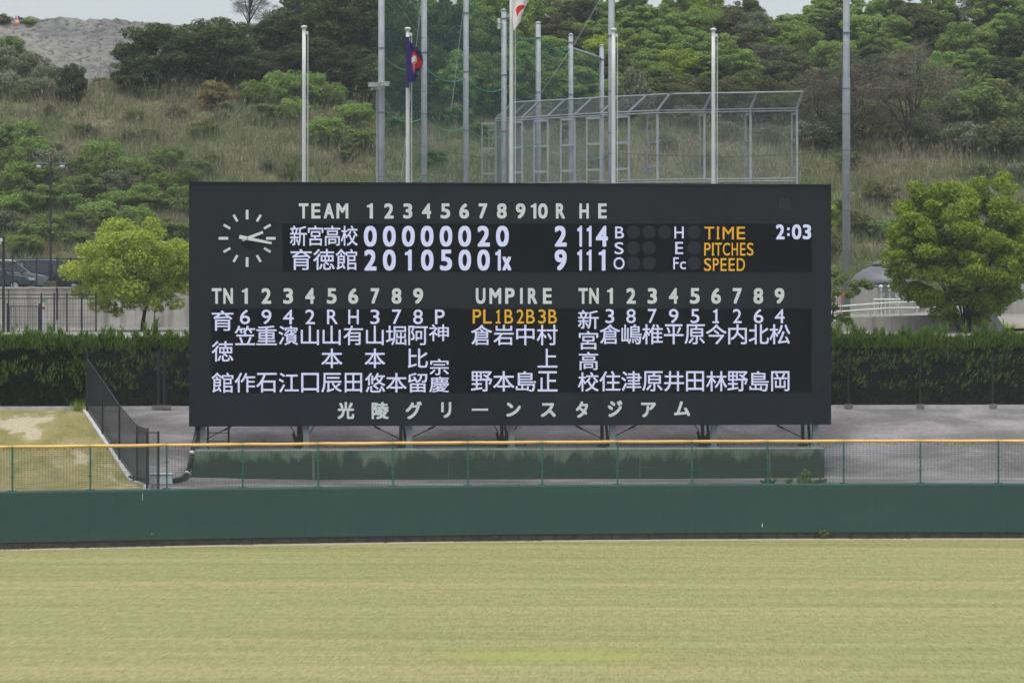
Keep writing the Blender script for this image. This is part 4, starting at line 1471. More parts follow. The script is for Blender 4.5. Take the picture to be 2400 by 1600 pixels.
    OR = P('shrub', 2.6, 2.6, 'leaf_orange', 4200, 0.08, 0.45, 66, kind='shrub', K=44, trunk=.05, flat=.75, clump=(.15, .26), rmin=.35, low=-.8, nl=12, r0=.03)

    # --- the big dark evergreens at the edge of the gravel bank
    g = 'evergreen trees at the edge of the gravel bank'
    tree_at(DK1, 372, 235, 52, 240, 234, 'broad dark evergreen tree standing against the grey gravel bank', 'tree', g)
    tree_at(DK1, 505, 235, 38, 220, 236, 'peaked dark evergreen tree behind the orange shrub, tallest beside the gravel bank', 'tree', g)
    tree_at(DK1, 320, 235, 140, 140, 232, 'lower dark evergreen at the foot of the broad evergreen, nearest the gravel', 'tree', g)
    tree_at(DK1, 590, 230, 110, 150, 235, 'dark evergreen under the leafless tree, between the peaked evergreen and the tall grove', 'tree', g)
    tree_at(DK1, 168, 205, 146, 84, 228, 'small round dark evergreen alone in the dry grass below the gravel', 'tree', g)
    g = 'tall evergreens of the dark grove'
    for px, top, w, Y in ((650, 20, 130, 240), (715, -40, 150, 243), (770, -70, 150, 238), (835, -60, 150, 243), (885, -50, 130, 239), (690, 90, 110, 236), (755, 70, 120, 235), (820, 90, 120, 235), (870, 110, 110, 234)):
        tree_at(DK2, px, 235, top, w, Y, 'tall dark evergreen tree crowded into the shady grove beyond the bare white flagpole', 'tree', g)
    tree_at(BA2, 585, 120, -70, 150, 250, 'leafless grey twiggy tree on the skyline between gravel bank and dark grove', 'tree', None)
    tree_at(SH3, 655, 230, 15, 120, 244, 'pale grey-green loose tree between the leafless tree and the dark grove', 'tree', None)
    # --- wood behind the netting
    g = 'trees of the wood behind the netting'
    for px, top, w, Y, pr in ((930, -40, 120, 243, DK2), (985, -60, 130, 247, BR3), (1040, -30, 130, 241, DK2), (1090, -60, 130, 247, BR1), (1140, -20, 130, 242, BR3), (1190, -60, 130, 248, BR2), (1010, 80, 110, 235, DK2), (1080, 110, 110, 234, BR3), (1150, 110, 120, 235, BR2), (1215, 90, 120, 236, BR3), (945, 110, 100, 233, DK2)):
        if pr is DK2: lab = 'dark tree of the wood seen through the green netting'
        else: lab = 'leafy green tree of the wood seen through the green netting'
        tree_at(pr, px, 235, top, w, Y, lab, 'tree', g)
    # --- bright wood across the hilltop
    g = 'bright green trees of the hilltop wood'
    prs = [BR1, BR2, BR3]
    i = 0
    for Y, tops, x0, x1, st in ((262, (-55, -15), 1215, 2440, 66), (255, (0, 45), 1240, 1940, 66), (248, (45, 85), 1215, 1920, 68), (241, (85, 125), 1230, 1900, 70), (235, (130, 170), 1225, 1640, 72)):
        x = x0
        while x < x1:
            top = R(*tops)
            if 1800 < x < 1900 and Y == 262: top = R(18, 35)
            if 1520 < x < 1600 and Y == 262: top = R(10, 24)
            pr = BR5 if i % 6 == 2 else (BR6 if i % 11 == 5 else (BR4 if i % 13 == 7 else prs[i % 3]))
            tree_at(pr, x + R(-14, 14), 200, top, R(115, 155), Y + R(-2, 2), 'bright green broadleaf tree in the dense wood covering the hilltop' if pr in prs or pr is BR4 else 'dull olive or grey-green tree mixed into the hilltop wood', 'tree', g)
            i += 1; x += st
    g = 'trees of the shaded corner of the wood'
    for px, top, w, Y in ((1960, 10, 130, 254), (2040, 20, 140, 252), (2110, 30, 130, 250), (2180, 15, 140, 250), (2260, 40, 150, 247), (2340, 25, 150, 249), (2410, 40, 140, 247), (2200, 110, 140, 240), (2130, 95, 140, 241), (2050, 90, 140, 242), (1970, 80, 140, 243), (2280, 110, 140, 239), (2350, 120, 150, 238), (2420, 110, 130, 239), (2320, 180, 130, 234), (2400, 185, 130, 233)):
        tree_at(DK2 if i % 3 == 0 else prs[i % 3], px, 230, top, w, Y, 'deep green tree in the wood rising behind the brown bare trees', 'tree', g); i += 1
    g = 'olive trees below the hilltop wood'
    for px, top, w, Y in ((1665, 170, 130, 232), (1740, 150, 140, 233), (1810, 165, 130, 231), (1850, 190, 120, 229), (1600, 185, 110, 231)):
        tree_at(OL, px, 235, top, w, Y, 'rounded olive green tree just above the wire cage', 'tree', g)
    tree_at(SH3, 1480, 230, 150, 110, 231, 'pale grey-green willowy bush between the tall grey pole and the olive trees', 'shrub', None)
    # --- brownish budding trees
    tree_at(BA1, 2135, 360, 82, 270, 221, 'large brown budding tree with a curved dark trunk near the tall steel pole', 'tree', None)
    tree_at(BA2, 2000, 350, 105, 210, 222, 'thin brown leafless tree directly behind the tall steel pole', 'tree', None)
    tree_at(BA2, 1925, 340, 150, 160, 224, 'small grey twiggy tree just past the end of the wire cage', 'tree', None)
    # --- notable shrubs
    tree_at(OR, 505, 240, 182, 100, 229, 'ochre orange shrub in front of the dark evergreens', 'shrub', None)

    skirts = []

    def sh(proto, px, py, wpx, hpx, label, group):
        p = hill_at(px, py)
        hpx *= 1.2
        skirts.append((p.x, p.y, wpx * p.y / FPX))
        put(proto, (p.x, p.y, p.z - .1), hpx * p.y / FPX / proto['H'], wpx * p.y / FPX / proto['W'], R(0, 6.28), label, 'shrub', group)
    g = 'leafy shrubs in front of the dark grove'
    for px, py, w, h in ((600, 250, 110, 60), (660, 245, 120, 75), (725, 250, 130, 78), (780, 255, 90, 60), (690, 285, 100, 55), (830, 300, 120, 60), (765, 335, 130, 60), (850, 355, 100, 50), (620, 285, 90, 40)):
        sh(SH4 if h > 50 else SH2, px, py, w, h, 'light green shrub with layered leaves between the dark grove and dry grass', g)
    g = 'green shrubs on the lower slope above the parked cars'
    for px, py, w, h in ((20, 350, 110, 60), (80, 385, 120, 60), (30, 420, 120, 70), (100, 450, 110, 60), (20, 480, 130, 70), (75, 510, 120, 60), (15, 545, 110, 50), (120, 545, 110, 50), (190, 415, 100, 50), (240, 400, 130, 70), (310, 420, 110, 55), (200, 470, 110, 60), (270, 465, 120, 60), (340, 480, 100, 55), (390, 400, 100, 50), (230, 520, 120, 55), (160, 500, 90, 45), (320, 530, 110, 50), (410, 510, 90, 45), (380, 450, 90, 40), (440, 440, 80, 45), (60, 330, 80, 40), (470, 420, 80, 40), (60, 590, 120, 40), (300, 580, 130, 50), (410, 570, 110, 50), (180, 585, 100, 40), (40, 370, 130, 70), (110, 410, 130, 60), (60, 450, 140, 70), (130, 490, 120, 60), (250, 430, 120, 60), (280, 500, 120, 55), (30, 515, 130, 60), (350, 440, 110, 50), (360, 510, 110, 50), (210, 550, 120, 50), (90, 565, 120, 50), (430, 480, 90, 45), (350, 560, 120, 50)):
        sh((SH1, SH2, SH4, SH1, SH3)[int(rng.integers(5))], px, py + R(-6, 6), w, h, 'green shrub on the lower grassy slope above the parked cars', g)
    g = 'shrubs at the far side of the slope by the brown trees'
    for px, py, w, h in ((1880, 300, 150, 80), (1960, 320, 150, 80), (2040, 335, 150, 75), (2220, 330, 170, 90), (2290, 310, 170, 95), (2350, 290, 170, 90), (2400, 320, 160, 90), (2180, 350, 140, 60), (2260, 365, 150, 70), (2340, 370, 160, 75), (1900, 350, 130, 60), (2400, 250, 140, 80), (2090, 320, 150, 75), (1880, 260, 140, 80), (1950, 290, 150, 85), (2040, 300, 150, 75), (2130, 340, 140, 60), (2200, 290, 150, 80), (2280, 260, 150, 80), (2390, 370, 140, 70), (1960, 355, 130, 55), (2300, 420, 100, 40), (2390, 430, 100, 40), (1990, 410, 80, 50), (2060, 480, 110, 45), (2010, 560, 120, 50), (1960, 520, 90, 45), (2060, 560, 110, 45), (1945, 600, 90, 60)):
        sh((SH5, SH2, SH5, SH1, SH3)[int(rng.integers(5))], px, py + R(-6, 6), w, h, 'olive or green shrub on the slope between the brown trees and the domed roof', g)
    g = 'bushes on the slope behind the netting and cage'
    for px, py, w, h in ((960, 260, 90, 50), (1030, 290, 90, 50), (1120, 330, 90, 40), (1140, 260, 90, 45), (1230, 250, 100, 55), (1300, 240, 100, 50), (1380, 240, 100, 50), (1260, 310, 90, 40), (1340, 330, 90, 40), (1480, 290, 100, 45), (1570, 260, 100, 50), (1640, 250, 100, 50), (1720, 250, 100, 50), (1800, 260, 110, 55), (1700, 330, 80, 40), (1800, 340, 90, 40), (1560, 350, 90, 35), (1660, 400, 90, 35), (1010, 390, 90, 40), (1420, 390, 90, 35), (1290, 290, 100, 50), (1360, 285, 100, 50), (1610, 300, 110, 50), (1690, 285, 120, 60), (1760, 295, 120, 60), (1840, 300, 110, 60), (1520, 310, 90, 45), (930, 320, 90, 45), (1080, 300, 90, 45)):
        sh((SH3, SH2, SH3, SH5)[int(rng.integers(4))], px, py + R(-5, 5), w, h, 'low bush among dry grass seen through the netting or the wire cage', g)
    g = 'grey brush at the foot of the gravel'
    for px, py, w, h in ((15, 185, 120, 70), (70, 190, 110, 60), (115, 200, 90, 45), (30, 150, 90, 60), (20, 235, 130, 60), (95, 235, 120, 50)):
        sh(SH3 if px != 30 else SH2, px, py, w, h, 'grey-green brush at the foot of the gravel bank beside the round evergreen', g)
    g = 'small bushes scattered in the dry grass'
    for k in range(44):
        px, py = R(30, 860), R(225, 425)
        if px < 230 and py < 230: py = 240
        sh((SH1, SH2, SH5, SH3)[int(rng.integers(4))], px, py, R(35, 65), R(18, 34), 'small low bush in the dry grass between the gravel bank and scoreboard', g)
    # tufts on the gravel crest
    for px, py, w, h, lab in ((5, 58, 60, 30, 'green bush at the very edge of the gravel crest on the skyline'), (68, 59, 50, 18, 'low green weeds on the gravel crest beside the striped cone')):
        p = hill_at(px, py)
        put(SH4 if px > 20 else SH5, (p.x, p.y, p.z - .15), h * p.y / FPX / 2.3, w * p.y / FPX / 3.2, R(0, 6), lab, 'bush', None)

    # --- dry grass: uncountable
    n_t = 30000
    Y = 183.5 + 78 * rng.random(n_t) ** 1.25
    X = rng.uniform(-1, 1, n_t) * (Y * 0.172 + 1.5)
    ok = ~((X < -17.5) & (Y > 236 + 1.6 * wob(X, Y, 9, 11))) & ~((Y > 246))
    X, Y = X[ok], Y[ok]
    n_t = len(X)
    dry = wob(X, Y, 10, 2) + .6 * wob(X, Y, 4, 13) + .25 * rng.normal(size=n_t)
    nb = 11
    ox, oy = rng.normal(size=n_t * nb) * .26, rng.normal(size=n_t * nb) * .26
    Xb = np.repeat(X, nb) + ox
    Yb = np.repeat(Y, nb) + oy
    Zb = hill_z(Xb, Yb) - .05
    hgt = np.repeat(np.clip(.55 + .35 * wob(X, Y, 5, 22) + .22 * rng.normal(size=n_t), .2, 1.4), nb) * (.6 + .7 * rng.random(n_t * nb))
    lean = np.repeat(rng.normal(size=(n_t, 2)) * .25, nb, 0) + rng.normal(size=(n_t * nb, 2)) * .3 + np.stack([ox, oy], 1) * 1.3
    d = np.concatenate([lean, np.ones((n_t * nb, 1))], 1); d /= np.linalg.norm(d, axis=1, keepdims=True)
    a = rng.uniform(0, 3.14, n_t * nb)
    s = np.stack([np.cos(a), np.sin(a), a * 0], 1) * (.022 + .022 * rng.random(n_t * nb))[:, None]
    p = np.stack([Xb, Yb, Zb], 1)
    tip = p + d * hgt[:, None]
    tip[:, 2] -= .10 * hgt * rng.random(n_t * nb)
    v = np.empty((n_t * nb, 3, 3)); v[:, 0] = p - s; v[:, 1] = p + s; v[:, 2] = tip
    mi = (np.repeat(dry, nb) + .35 * rng.normal(size=n_t * nb) < .28).astype(np.int32)
    # tall pale reeds
    reeds = []
    spots = [(230, 225), (120, 235), (290, 235), (340, 240), (390, 235), (420, 240), (440, 236), (160, 250), (200, 280), (100, 270), (560, 330), (530, 320), (640, 330), (1120, 240), (1040, 250), (950, 250), (1160, 230), (1900, 370), (2060, 360), (2100, 370), (1990, 440), (2130, 470), (2200, 440), (2250, 390), (1620, 300), (880, 300), (860, 270), (1500, 280), (2120, 420), (2110, 400)] + [(R(20, 1880), R(235, 425)) for _ in range(70)] + [(R(1950, 2390), R(380, 560)) for _ in range(24)]
    for px, py in spots:
        c = hill_at(px, py)
        for k in range(18):
            x = c.x + rng.normal() * 1.1; y = c.y + rng.normal() * .9; z = float(hill_z(np.array(x), np.array(y)))
            L = rng.uniform(1.0, 2.1); dx, dy = rng.normal() * .16, rng.normal() * .1
            q0 = np.array((x, y, z)); q1 = q0 + np.array((dx, dy, 1)) * L; w = np.array((.016, 0, 0))
            reeds.append(np.array([q0 - w, q0 + w, q1]))
            reeds.append(np.array([q1 - [.035, 0, .22], q1 + [.035, 0, -.22], q1 + [dx * .3, 0, .08]]))
    # tall growth round every shrub
    sk = np.array(skirts); nk = 170
    kx = np.repeat(sk, nk, 0)
    a = rng.uniform(0, 6.28, len(kx)); rr = kx[:, 2] * (.28 + .45 * rng.random(len(kx)))
    xs_ = kx[:, 0] + np.cos(a) * rr; ys_ = kx[:, 1] + np.sin(a) * rr * .7
    L = rng.uniform(.45, 1.25, len(kx)); p0 = np.stack([xs_, ys_, hill_z(xs_, ys_) - .05], 1)
    d = np.stack([rng.normal(size=len(kx)) * .35, rng.normal(size=len(kx)) * .3, np.ones(len(kx))], 1)
    w = np.stack([np.sin(a), np.cos(a), a * 0], 1) * .030
    sv = np.empty((len(kx), 3, 3)); sv[:, 0] = p0 - w; sv[:, 1] = p0 + w; sv[:, 2] = p0 + d * L[:, None]
    rv = np.array(reeds)
    v = np.concatenate([v, rv, sv]); mi = np.concatenate([mi, np.zeros(len(rv), np.int32), (rng.random(len(sv)) < .72).astype(np.int32)])
    o = np_mesh('hillside_grass', v.reshape(-1, 3), 3, [M['straw'], M['grass']], None, mi)
    tag(o, 'rough dry and green grass covering the hillside', 'grass', None, 'stuff')


build_hill_plants()


# ------------------------------------------------------------------ small plants by the wall
def build_weeds():
    rng = np.random.default_rng(71)

    def bush(name, base, pts, n, size, leaf, label, cat, group=None):
        root = empty(name, base, label, cat, group)
        cc = np.array([p[:3] for p in pts]); cr = np.array([(p[3], p[3], p[3] * .8) for p in pts])
        np_mesh('foliage', leaves(cc, cr, n, size, .45, rng, .4), 4, M[leaf], root)
        tb = MB()
        for c in cc:
            tb.tube([Vector(base) + Vector((rng.normal() * .03, 0, -.02)), Vector(base) + Vector(c) * .6, Vector(base) + Vector(c)], [.012, .008, .004], 4)
        tb.build('stem', M['bark'], root)
    b = bank_at(1886, 1133); b.z -= .02
    bush('weed_bush', b, [(-.05, 0, .35, .16), (.12, 0, .45, .14), (-.2, 0, .2, .14), (.1, 0, .15, .2), (-.1, 0, .1, .2), (.25, 0, .12, .12), (0, 0, .55, .08)], 1300, .035, 'leaf_shrub', 'leafy weed bush behind the wire fence near the plinth end', 'bush')
    g = 'little weeds behind the outfield fence'
    for px, r in ((1850, .12), (1918, .14), (1930, .12), (1812, .10), (1800, .08), (1790, .07)):
        b = bank_at(px, 1133); b.z -= .02
        bush('weed', b, [(0, 0, .1, r), (.08, 0, .18, r * .7), (-.1, 0, .12, r * .7)], 320, .03, 'leaf_shrub', 'low green weed behind the wire fence beside the leafy weed bush', 'weed', g)
    X = (1932 - 1200) * 122.3 / FPX; Y = float(Yw(X)) - .1
    bush('weed', (X, Y, 0.0), [(0, 0, .12, .12), (-.12, 0, .25, .08), (.1, 0, .2, .1), (.02, 0, .33, .06), (.2, 0, .24, .05), (-.14, 0, .34, .05)], 420, .03, 'leaf_shrub', 'single green weed growing at the foot of the green wall', 'weed')
    # grass tuft by the top of the sloping fence
    b = bank_at(182, 962)
    root = empty('grass_tuft', b, 'tuft of long grass on the kerb beside the climbing fence', 'grass tuft')
    n = 150
    a = rng.uniform(0, 6.28, n); ln = rng.uniform(.1, .9, n)
    p = np.stack([rng.normal(size=n) * .16, rng.normal(size=n) * .1, np.zeros(n)], 1)
    L = rng.uniform(.25, .62, n)[:, None]
    d = np.stack([np.cos(a) * ln, np.sin(a) * ln, np.ones(n)], 1)
    s = np.stack([np.sin(a), np.cos(a), a * 0], 1) * .010
    v = np.empty((n, 3, 3)); v[:, 0] = p - s; v[:, 1] = p + s; v[:, 2] = p + d * L
    np_mesh('blades', v.reshape(-1, 3), 3, M['leaf_zelkova'], root)
    # thin grass fringe where field meets the wall's dirt strip
    n = 5000
    X = rng.uniform(-22, 22, n); wv = wob(X, X * 0, 3, 8)
    X = X[wv > .05]; n = len(X)
    Y = Yw(X) - .15 + rng.normal(size=n) * .12
    p = np.stack([X, Y, X * 0], 1); h = rng.uniform(.03, .10, n)
    s = np.array((.008, 0, 0)); d = np.stack([rng.normal(size=n) * .02, rng.normal(size=n) * .02, h], 1)
    v = np.empty((n, 3, 3)); v[:, 0] = p - s; v[:, 1] = p + s; v[:, 2] = p + d
    o = np_mesh('wall_foot_grass', v.reshape(-1, 3), 3, M['leaf_olive'])
    tag(o, 'thin line of grass along the foot of the outfield wall', 'grass', None, 'stuff')


build_weeds()


# ------------------------------------------------------------------ flagpoles and flags
def pole_mesh(mb, x, y, z0, z1, r0, r1, n=14, seg=8):
    mb.tube([(x, y, z0 + (z1 - z0) * k / seg) for k in range(seg + 1)], [r0 + (r1 - r0) * k / seg for k in range(seg + 1)], n)


def inside(poly, x, y):
    r = np.zeros(x.shape, bool)
    n = len(poly)
    for i in range(n):
        x0, y0 = poly[i]; x1, y1 = poly[(i + 1) % n]
        c = ((y0 > y) != (y1 > y))
        xi = (x1 - x0) * (y - y0) / ((y1 - y0) if y1 != y0 else 1e-9) + x0
        r ^= c & (x < xi)
    return r


def flag_mesh(name, outline, marks, mats, org, sc, fold, step, label, cat, parent=None):
    """draped cloth: outline and marks in cloth units, fold(x,y) depth"""
    xs = [p[0] for p in outline]; ys = [p[1] for p in outline]
    nx = int((max(xs) - min(xs)) / step) + 1; ny = int((max(ys) - min(ys)) / step) + 1
    gx, gy = np.meshgrid(np.linspace(min(xs), max(xs), nx), np.linspace(min(ys), max(ys), ny))
    # pull the grid's rows to the outline so that the edge stays smooth
    for j in range(ny):
        y = gy[j, 0] + 1e-3
        cr = []
        n = len(outline)
        for i in range(n):
            (xa, ya), (xb, yb) = outline[i], outline[(i + 1) % n]
            if (ya > y) != (yb > y): cr.append(xa + (xb - xa) * (y - ya) / (yb - ya))
        if len(cr) >= 2: gx[j] = np.linspace(min(cr), max(cr), nx)
        else: gx[j] = np.linspace(np.mean(gx[j - 1]), np.mean(gx[j - 1]) + .01, nx) if j else gx[j]
    dep = fold(gx, gy)
    V = np.stack([org[0] + gx * sc, org[1] + dep, org[2] - gy * sc], -1).reshape(-1, 3)
    i = np.arange(nx * ny).reshape(ny, nx)
    F = np.stack([i[:-1, :-1], i[1:, :-1], i[1:, 1:], i[:-1, 1:]], -1).reshape(-1, 4)
    cxs = (gx[:-1, :-1] + gx[1:, 1:]).reshape(-1) / 2; cys = (gy[:-1, :-1] + gy[1:, 1:]).reshape(-1) / 2
    mi = np.zeros(len(F), int)
    for poly, k in marks: mi[inside(poly, cxs, cys)] = k
    me = bpy.data.meshes.new(name)
    me.from_pydata(V.tolist(), [], F.tolist())
    for m in mats: me.materials.append(m)
    me.polygons.foreach_set('material_index', mi.astype(np.int32))
    me.polygons.foreach_set('use_smooth', [True] * len(F))
    o = bpy.data.objects.new(name, me); COL.objects.link(o)
    tag(o, label, cat)
    return o


def cloth(name, c):
    return leaf_mat(name, [(0.0, c), (1.0, tuple(x * 1.04 for x in c))], 0.25, 0.0)


def build_flags():
    labels = ['bare white flagpole nearest the dark evergreen grove', 'white flagpole flying the purple flag', 'tall white flagpole flying the white flag with a red disc', 'bare white flagpole beside the tall grey steel pole', 'bare white flagpole in front of the wire cage']
    info = [(712.6, 64, 128.3), (955.6, 68, 128.8), (1198.6, -75, 129.3), (1438, 70, 129.8), (1672, 70, 130.3)]
    for (px, ty, Y), lab in zip(info, labels):
        top = at(px, ty, Y)
        z0 = float(bank_z(np.array(top.x), np.array(min(Y, float(Yt(top.x))))))
        r = empty('flagpole', (top.x, Y, z0), lab, 'flagpole', 'white flagpoles behind the scoreboard')
        m = MB(); pole_mesh(m, top.x, Y, z0 - .2, top.z - .02, .105, .078); m.build('pole', M['white'], r, smooth=True)
        m = MB(); m.lathe((top.x, Y, top.z - .14), [(.06, .06), (.08, .08), (.125, .11), (.135, .15), (.11, .19), (.04, .21)], 16); m.build('cap', M['white'], r, smooth=True)
        m = MB(); m.box((top.x + .11, Y - .03, top.z - .24), (.14, .06, .13)); m.build('pulley', M['white'], r)
        m = MB(); m.tube([(top.x + .15, Y - .03, top.z - .24), (top.x + .14, Y - .03, z0 + 1)], .009, 5); m.tube([(top.x + .175, Y - .03, top.z - .24), (top.x + .16, Y - .03, z0 + 1)], .009, 5)
        m.build('halyard', M['boxgrey'], r)
    # purple flag, mostly hanging: sleeve-like hoist fold against the pole plus the drooping fly
    Y = 128.6
    sc = (Y / FPX) / 7.84
    o0 = at(920, 40, Y)
    purple, red, white, dark, pink = cloth('purple_cloth', (0.050, 0.038, 0.15)), cloth('red_cloth', (0.55, 0.035, 0.025)), cloth('white_cloth', (0.70, 0.66, 0.66)), cloth('dark_purple_cloth', (0.028, 0.02, 0.06)), cloth('pink_cloth', (0.62, 0.20, 0.26))
    outline = [(243, 372), (308, 372), (312, 455), (345, 475), (440, 555), (520, 640), (555, 740), (565, 800), (560, 880), (520, 975), (440, 1015), (455, 1050), (475, 1070), (440, 1130), (455, 1190), (390, 1198), (330, 1185), (310, 1200), (308, 1312), (243, 1312)]
    marks = [([(318, 500), (380, 560), (500, 680), (545, 800), (545, 880), (500, 960), (420, 1000), (400, 960), (370, 700), (330, 600)], 3),
             ([(372, 640), (420, 670), (500, 755), (548, 850), (540, 900), (480, 935), (420, 955), (400, 1010), (385, 960), (370, 900)], 1),
             ([(400 + 50 * math.cos(a), 795 + 75 * math.sin(a)) for a in np.linspace(0, 6.28, 20)], 2),
             ([(385, 860), (412, 870), (410, 1020), (395, 1050), (375, 930)], 4),
             ([(375, 830), (425, 825), (415, 855), (385, 862)], 1),
             ([(385, 1100), (470, 1062), (470, 1085), (400, 1130)], 3)]

    def fold(x, y):
        d = np.where(x < 312, -0.13 - .03 * np.sin((x - 243) / 65 * 3.14), -.10)
        q = np.clip((x - 312) / 250, 0, 1)
        return d + .16 * np.sin(q * 7.0 + (y - 400) * .006) * np.sqrt(q) * (x > 312)
    flag_mesh('purple_flag', outline, marks, [purple, red, white, dark, pink], (o0.x, Y, o0.z), sc, fold, 6.0, 'purple flag with a red and white emblem hanging limp on its pole', 'flag')
    # white flag with the red disc
    Y = 129.1
    sc = (Y / FPX) / 15.68
    o0 = at(1160, 0, Y)
    ol = [(650, -900), (900, -880), (1180, -760), (1240, -500), (1225, 95), (1185, 115), (1130, 240), (1085, 330), (1040, 520), (985, 548), (945, 800), (865, 910), (735, 1090), (690, 1150), (650, 760)]
    mk = [([(768, 380), (790, 300), (860, 235), (960, 208), (1050, 220), (1115, 255), (1040, 335), (960, 400), (900, 480), (840, 590), (815, 640), (795, 520)], 1)]

    def fold2(x, y):
        q = np.clip((x - 650) / 560, 0, 1)
        return -.08 + .14 * np.sin(q * 6.5 + y * .0035) * np.sqrt(q)
    flag_mesh('white_flag', ol, mk, [white, red], (o0.x, Y, o0.z), sc, fold2, 18.0, 'white flag with a red disc fluttering on the tall flagpole', 'flag')


build_flags()


# ------------------------------------------------------------------ steel poles, netting, cage
def steel_pole(name, px, Y, zb, zt, r0, r1, bands, label, group):
    x = (px - 1200) * Y / FPX
    r = empty(name, (x, Y, zb), label, 'pole', group)
    m = MB()
    hs_ = [zb - .3, zb + (zt - zb) * .55, zb + (zt - zb) * .555 + .2, zt]
    m.tube([(x, Y, h) for h in hs_], [r0, r0 * .985, r1 * 1.03, r1], 18)
    m.build('shaft', M['galv'], r, smooth=True)
    for zb_ in bands:
        b = MB(); b.tube([(x, Y, zb_ - .02), (x, Y, zb_ + .02)], r0 + .018, 18); b.build('clamp', M['clamp'], r)
    if zt < 40:
        b = MB(); b.lathe((x, Y, zt - .03), [(r1 + .012, 0), (r1 + .012, .06), (r1 * .6, .12), (.02, .14)], 18); b.build('cap', M['galv'], r)
    return r


NETP = [(894, 149.0), (994, 156.0), (1092, 163.0), (1181, 170.0), (1261.5, 177.2), (1338, 184.4), (1410.5, 191.6)]


def net_pt(i, z):
    px, Y = NETP[i]
    return Vector(((px - 1200) * Y / FPX, Y, z))


def build_net():
    g = 'grey steel poles carrying the green netting'
    labs = ['grey steel netting pole carrying two white cameras', 'grey steel netting pole just behind the purple flag', 'grey steel netting pole midway between the purple and the white flag', 'grey steel netting pole with a pale control box near its top', 'grey netting pole just past the white flag, topped by a short cap', 'grey netting pole joined by a pipe to the last netting pole', 'shortest and farthest grey netting pole, ending the row']
    for i, (px, Y) in enumerate(NETP):
        zt = 27.6 if i < 3 else CAMH + 735 * 170 / FPX
        zg = 8.2 if Y < 163 else float(terrace_z(np.array(0.), np.array(min(Y, 182.))))
        w = (.155, .152, .15, .15, .15, .145, .145)[i]
        bands = [12.5 + k * 3.1 + (i % 2) * .4 for k in range(5)]
        r = steel_pole('net_pole', px, Y, zg, zt, w * 1.04, w * .97, bands, labs[i], g)
        x = (px - 1200) * Y / FPX
        if i == 0:
            m = MB()
            for dx in (-.19, -.235): m.tube([(x + dx, Y - .05, zg), (x + dx, Y - .05, at(0, 208, Y).z)], .022, 8)
            m.build('conduit', M['galv'], r)
        if i == 3:
            a, b = at(1166, 69, Y), at(1173, 44, Y)
            m = MB(); m.box(((a.x + b.x) / 2, Y - .05, (a.z + b.z) / 2), (b.x - a.x, .18, b.z - a.z), bev=.01); m.build('control_box', M['boxgrey'], r)
            m = MB(); m.bar(at(1188, 40, Y), at(1200, 32, Y), .06, .12); m.build('arm', M['galv'], r)
        if i == 5:
            m = MB(); m.tube([at(1342, 114, Y), at(1408, 137, NETP[6][1])], .085, 10); m.build('brace_pipe', M['galv'], r, smooth=True)
    # net: one sheet hung pole to pole, sagging ropes along it
    t = NT('green_net')
    tr = t.n('ShaderNodeBsdfTransparent')
    df = t.n('ShaderNodeBsdfDiffuse'); df.inputs[0].default_value = (0.055, 0.155, 0.125, 1)
    tl = t.n('ShaderNodeBsdfTranslucent'); tl.inputs[0].default_value = (0.055, 0.155, 0.125, 1)
    mm = t.n('ShaderNodeMixShader'); mm.inputs[0].default_value = .4
    t.l(df.outputs[0], mm.inputs[1]); t.l(tl.outputs[0], mm.inputs[2])
    mx = t.n('ShaderNodeMixShader')
    f = t.noise(t.coord((1, 1, .5)), .35, 3)
    t.l(t.ramp(f, [(.3, (.23,) * 3), (.7, (.31,) * 3)]), mx.inputs[0])
    t.l(tr.outputs[0], mx.inputs[1]); t.l(mm.outputs[0], mx.inputs[2]); t.l(mx.outputs[0], t.out.inputs['Surface'])
    root = empty('safety_netting', net_pt(0, 8.2), 'tall translucent green safety netting hung along the grey steel poles', 'netting')
    m = MB()
    ztop = lambda i: 26.2 if i < 3 else 25.0
    for i in range(6):
        n = 8
        vs = []
        for k in range(n + 1):
            u = k / n
            p = net_pt(i, 0).lerp(net_pt(i + 1, 0), u)
            zt = (ztop(i) * (1 - u) + ztop(i + 1) * u) - .45 * 4 * u * (1 - u)
            vs += [(p.x, p.y + .17, 9.0), (p.x, p.y + .17, zt)]
        m.add(vs, [(2 * k, 2 * k + 2, 2 * k + 3, 2 * k + 1) for k in range(n)])
    m.build('net', t.m, root)
    rope = mottled('green_rope', (0.03, 0.22, 0.15), (0.05, 0.28, 0.19), 2.0, .7)
    for zz in (1.0, 21.5, 18.95, 16.0):
        r = MB()
        pts = []
        for i in range(6):
            for k in range(8):
                u = k / 8
                p = net_pt(i, 0).lerp(net_pt(i + 1, 0), u)
                z = (ztop(i) * (1 - u) + ztop(i + 1) * u if zz == 1.0 else zz) - .45 * 4 * u * (1 - u)
                pts.append((p.x, p.y + .12, z))
        q = net_pt(6, ztop(6) if zz == 1.0 else zz); pts.append((q.x, q.y + .12, q.z))
        r.tube(pts, .022, 5); r.build('rope', rope, root)
    r = MB()
    for zz in (20.2, 17.4, 14.6, 22.9):
        a, b = net_pt(0, zz), net_pt(6, zz); r.tube([a, b], .011, 4)
    r.build('cable', M['bwire'], root)
    # guy wires running down to the poles
    r = MB()
    for a, b in ((at(1412, -10, 186), at(1345, 106, 184.3)), (at(988, 0, 153), at(940, 420, 150)), (at(922, -5, 150), at(990, 92, 156)), (at(1085, 30, 163), at(1058, 255, 160)), (at(1335, 120, 184), at(1240, 260, 176))):
        r.tube([a, b], .012, 4)
    r.build('guy_wire', M['galv'], root)
    # taller poles
    g = 'tall grey steel light poles'
    bands = [at(0, y, 142).z for y in (84, 214, 312, 360)]
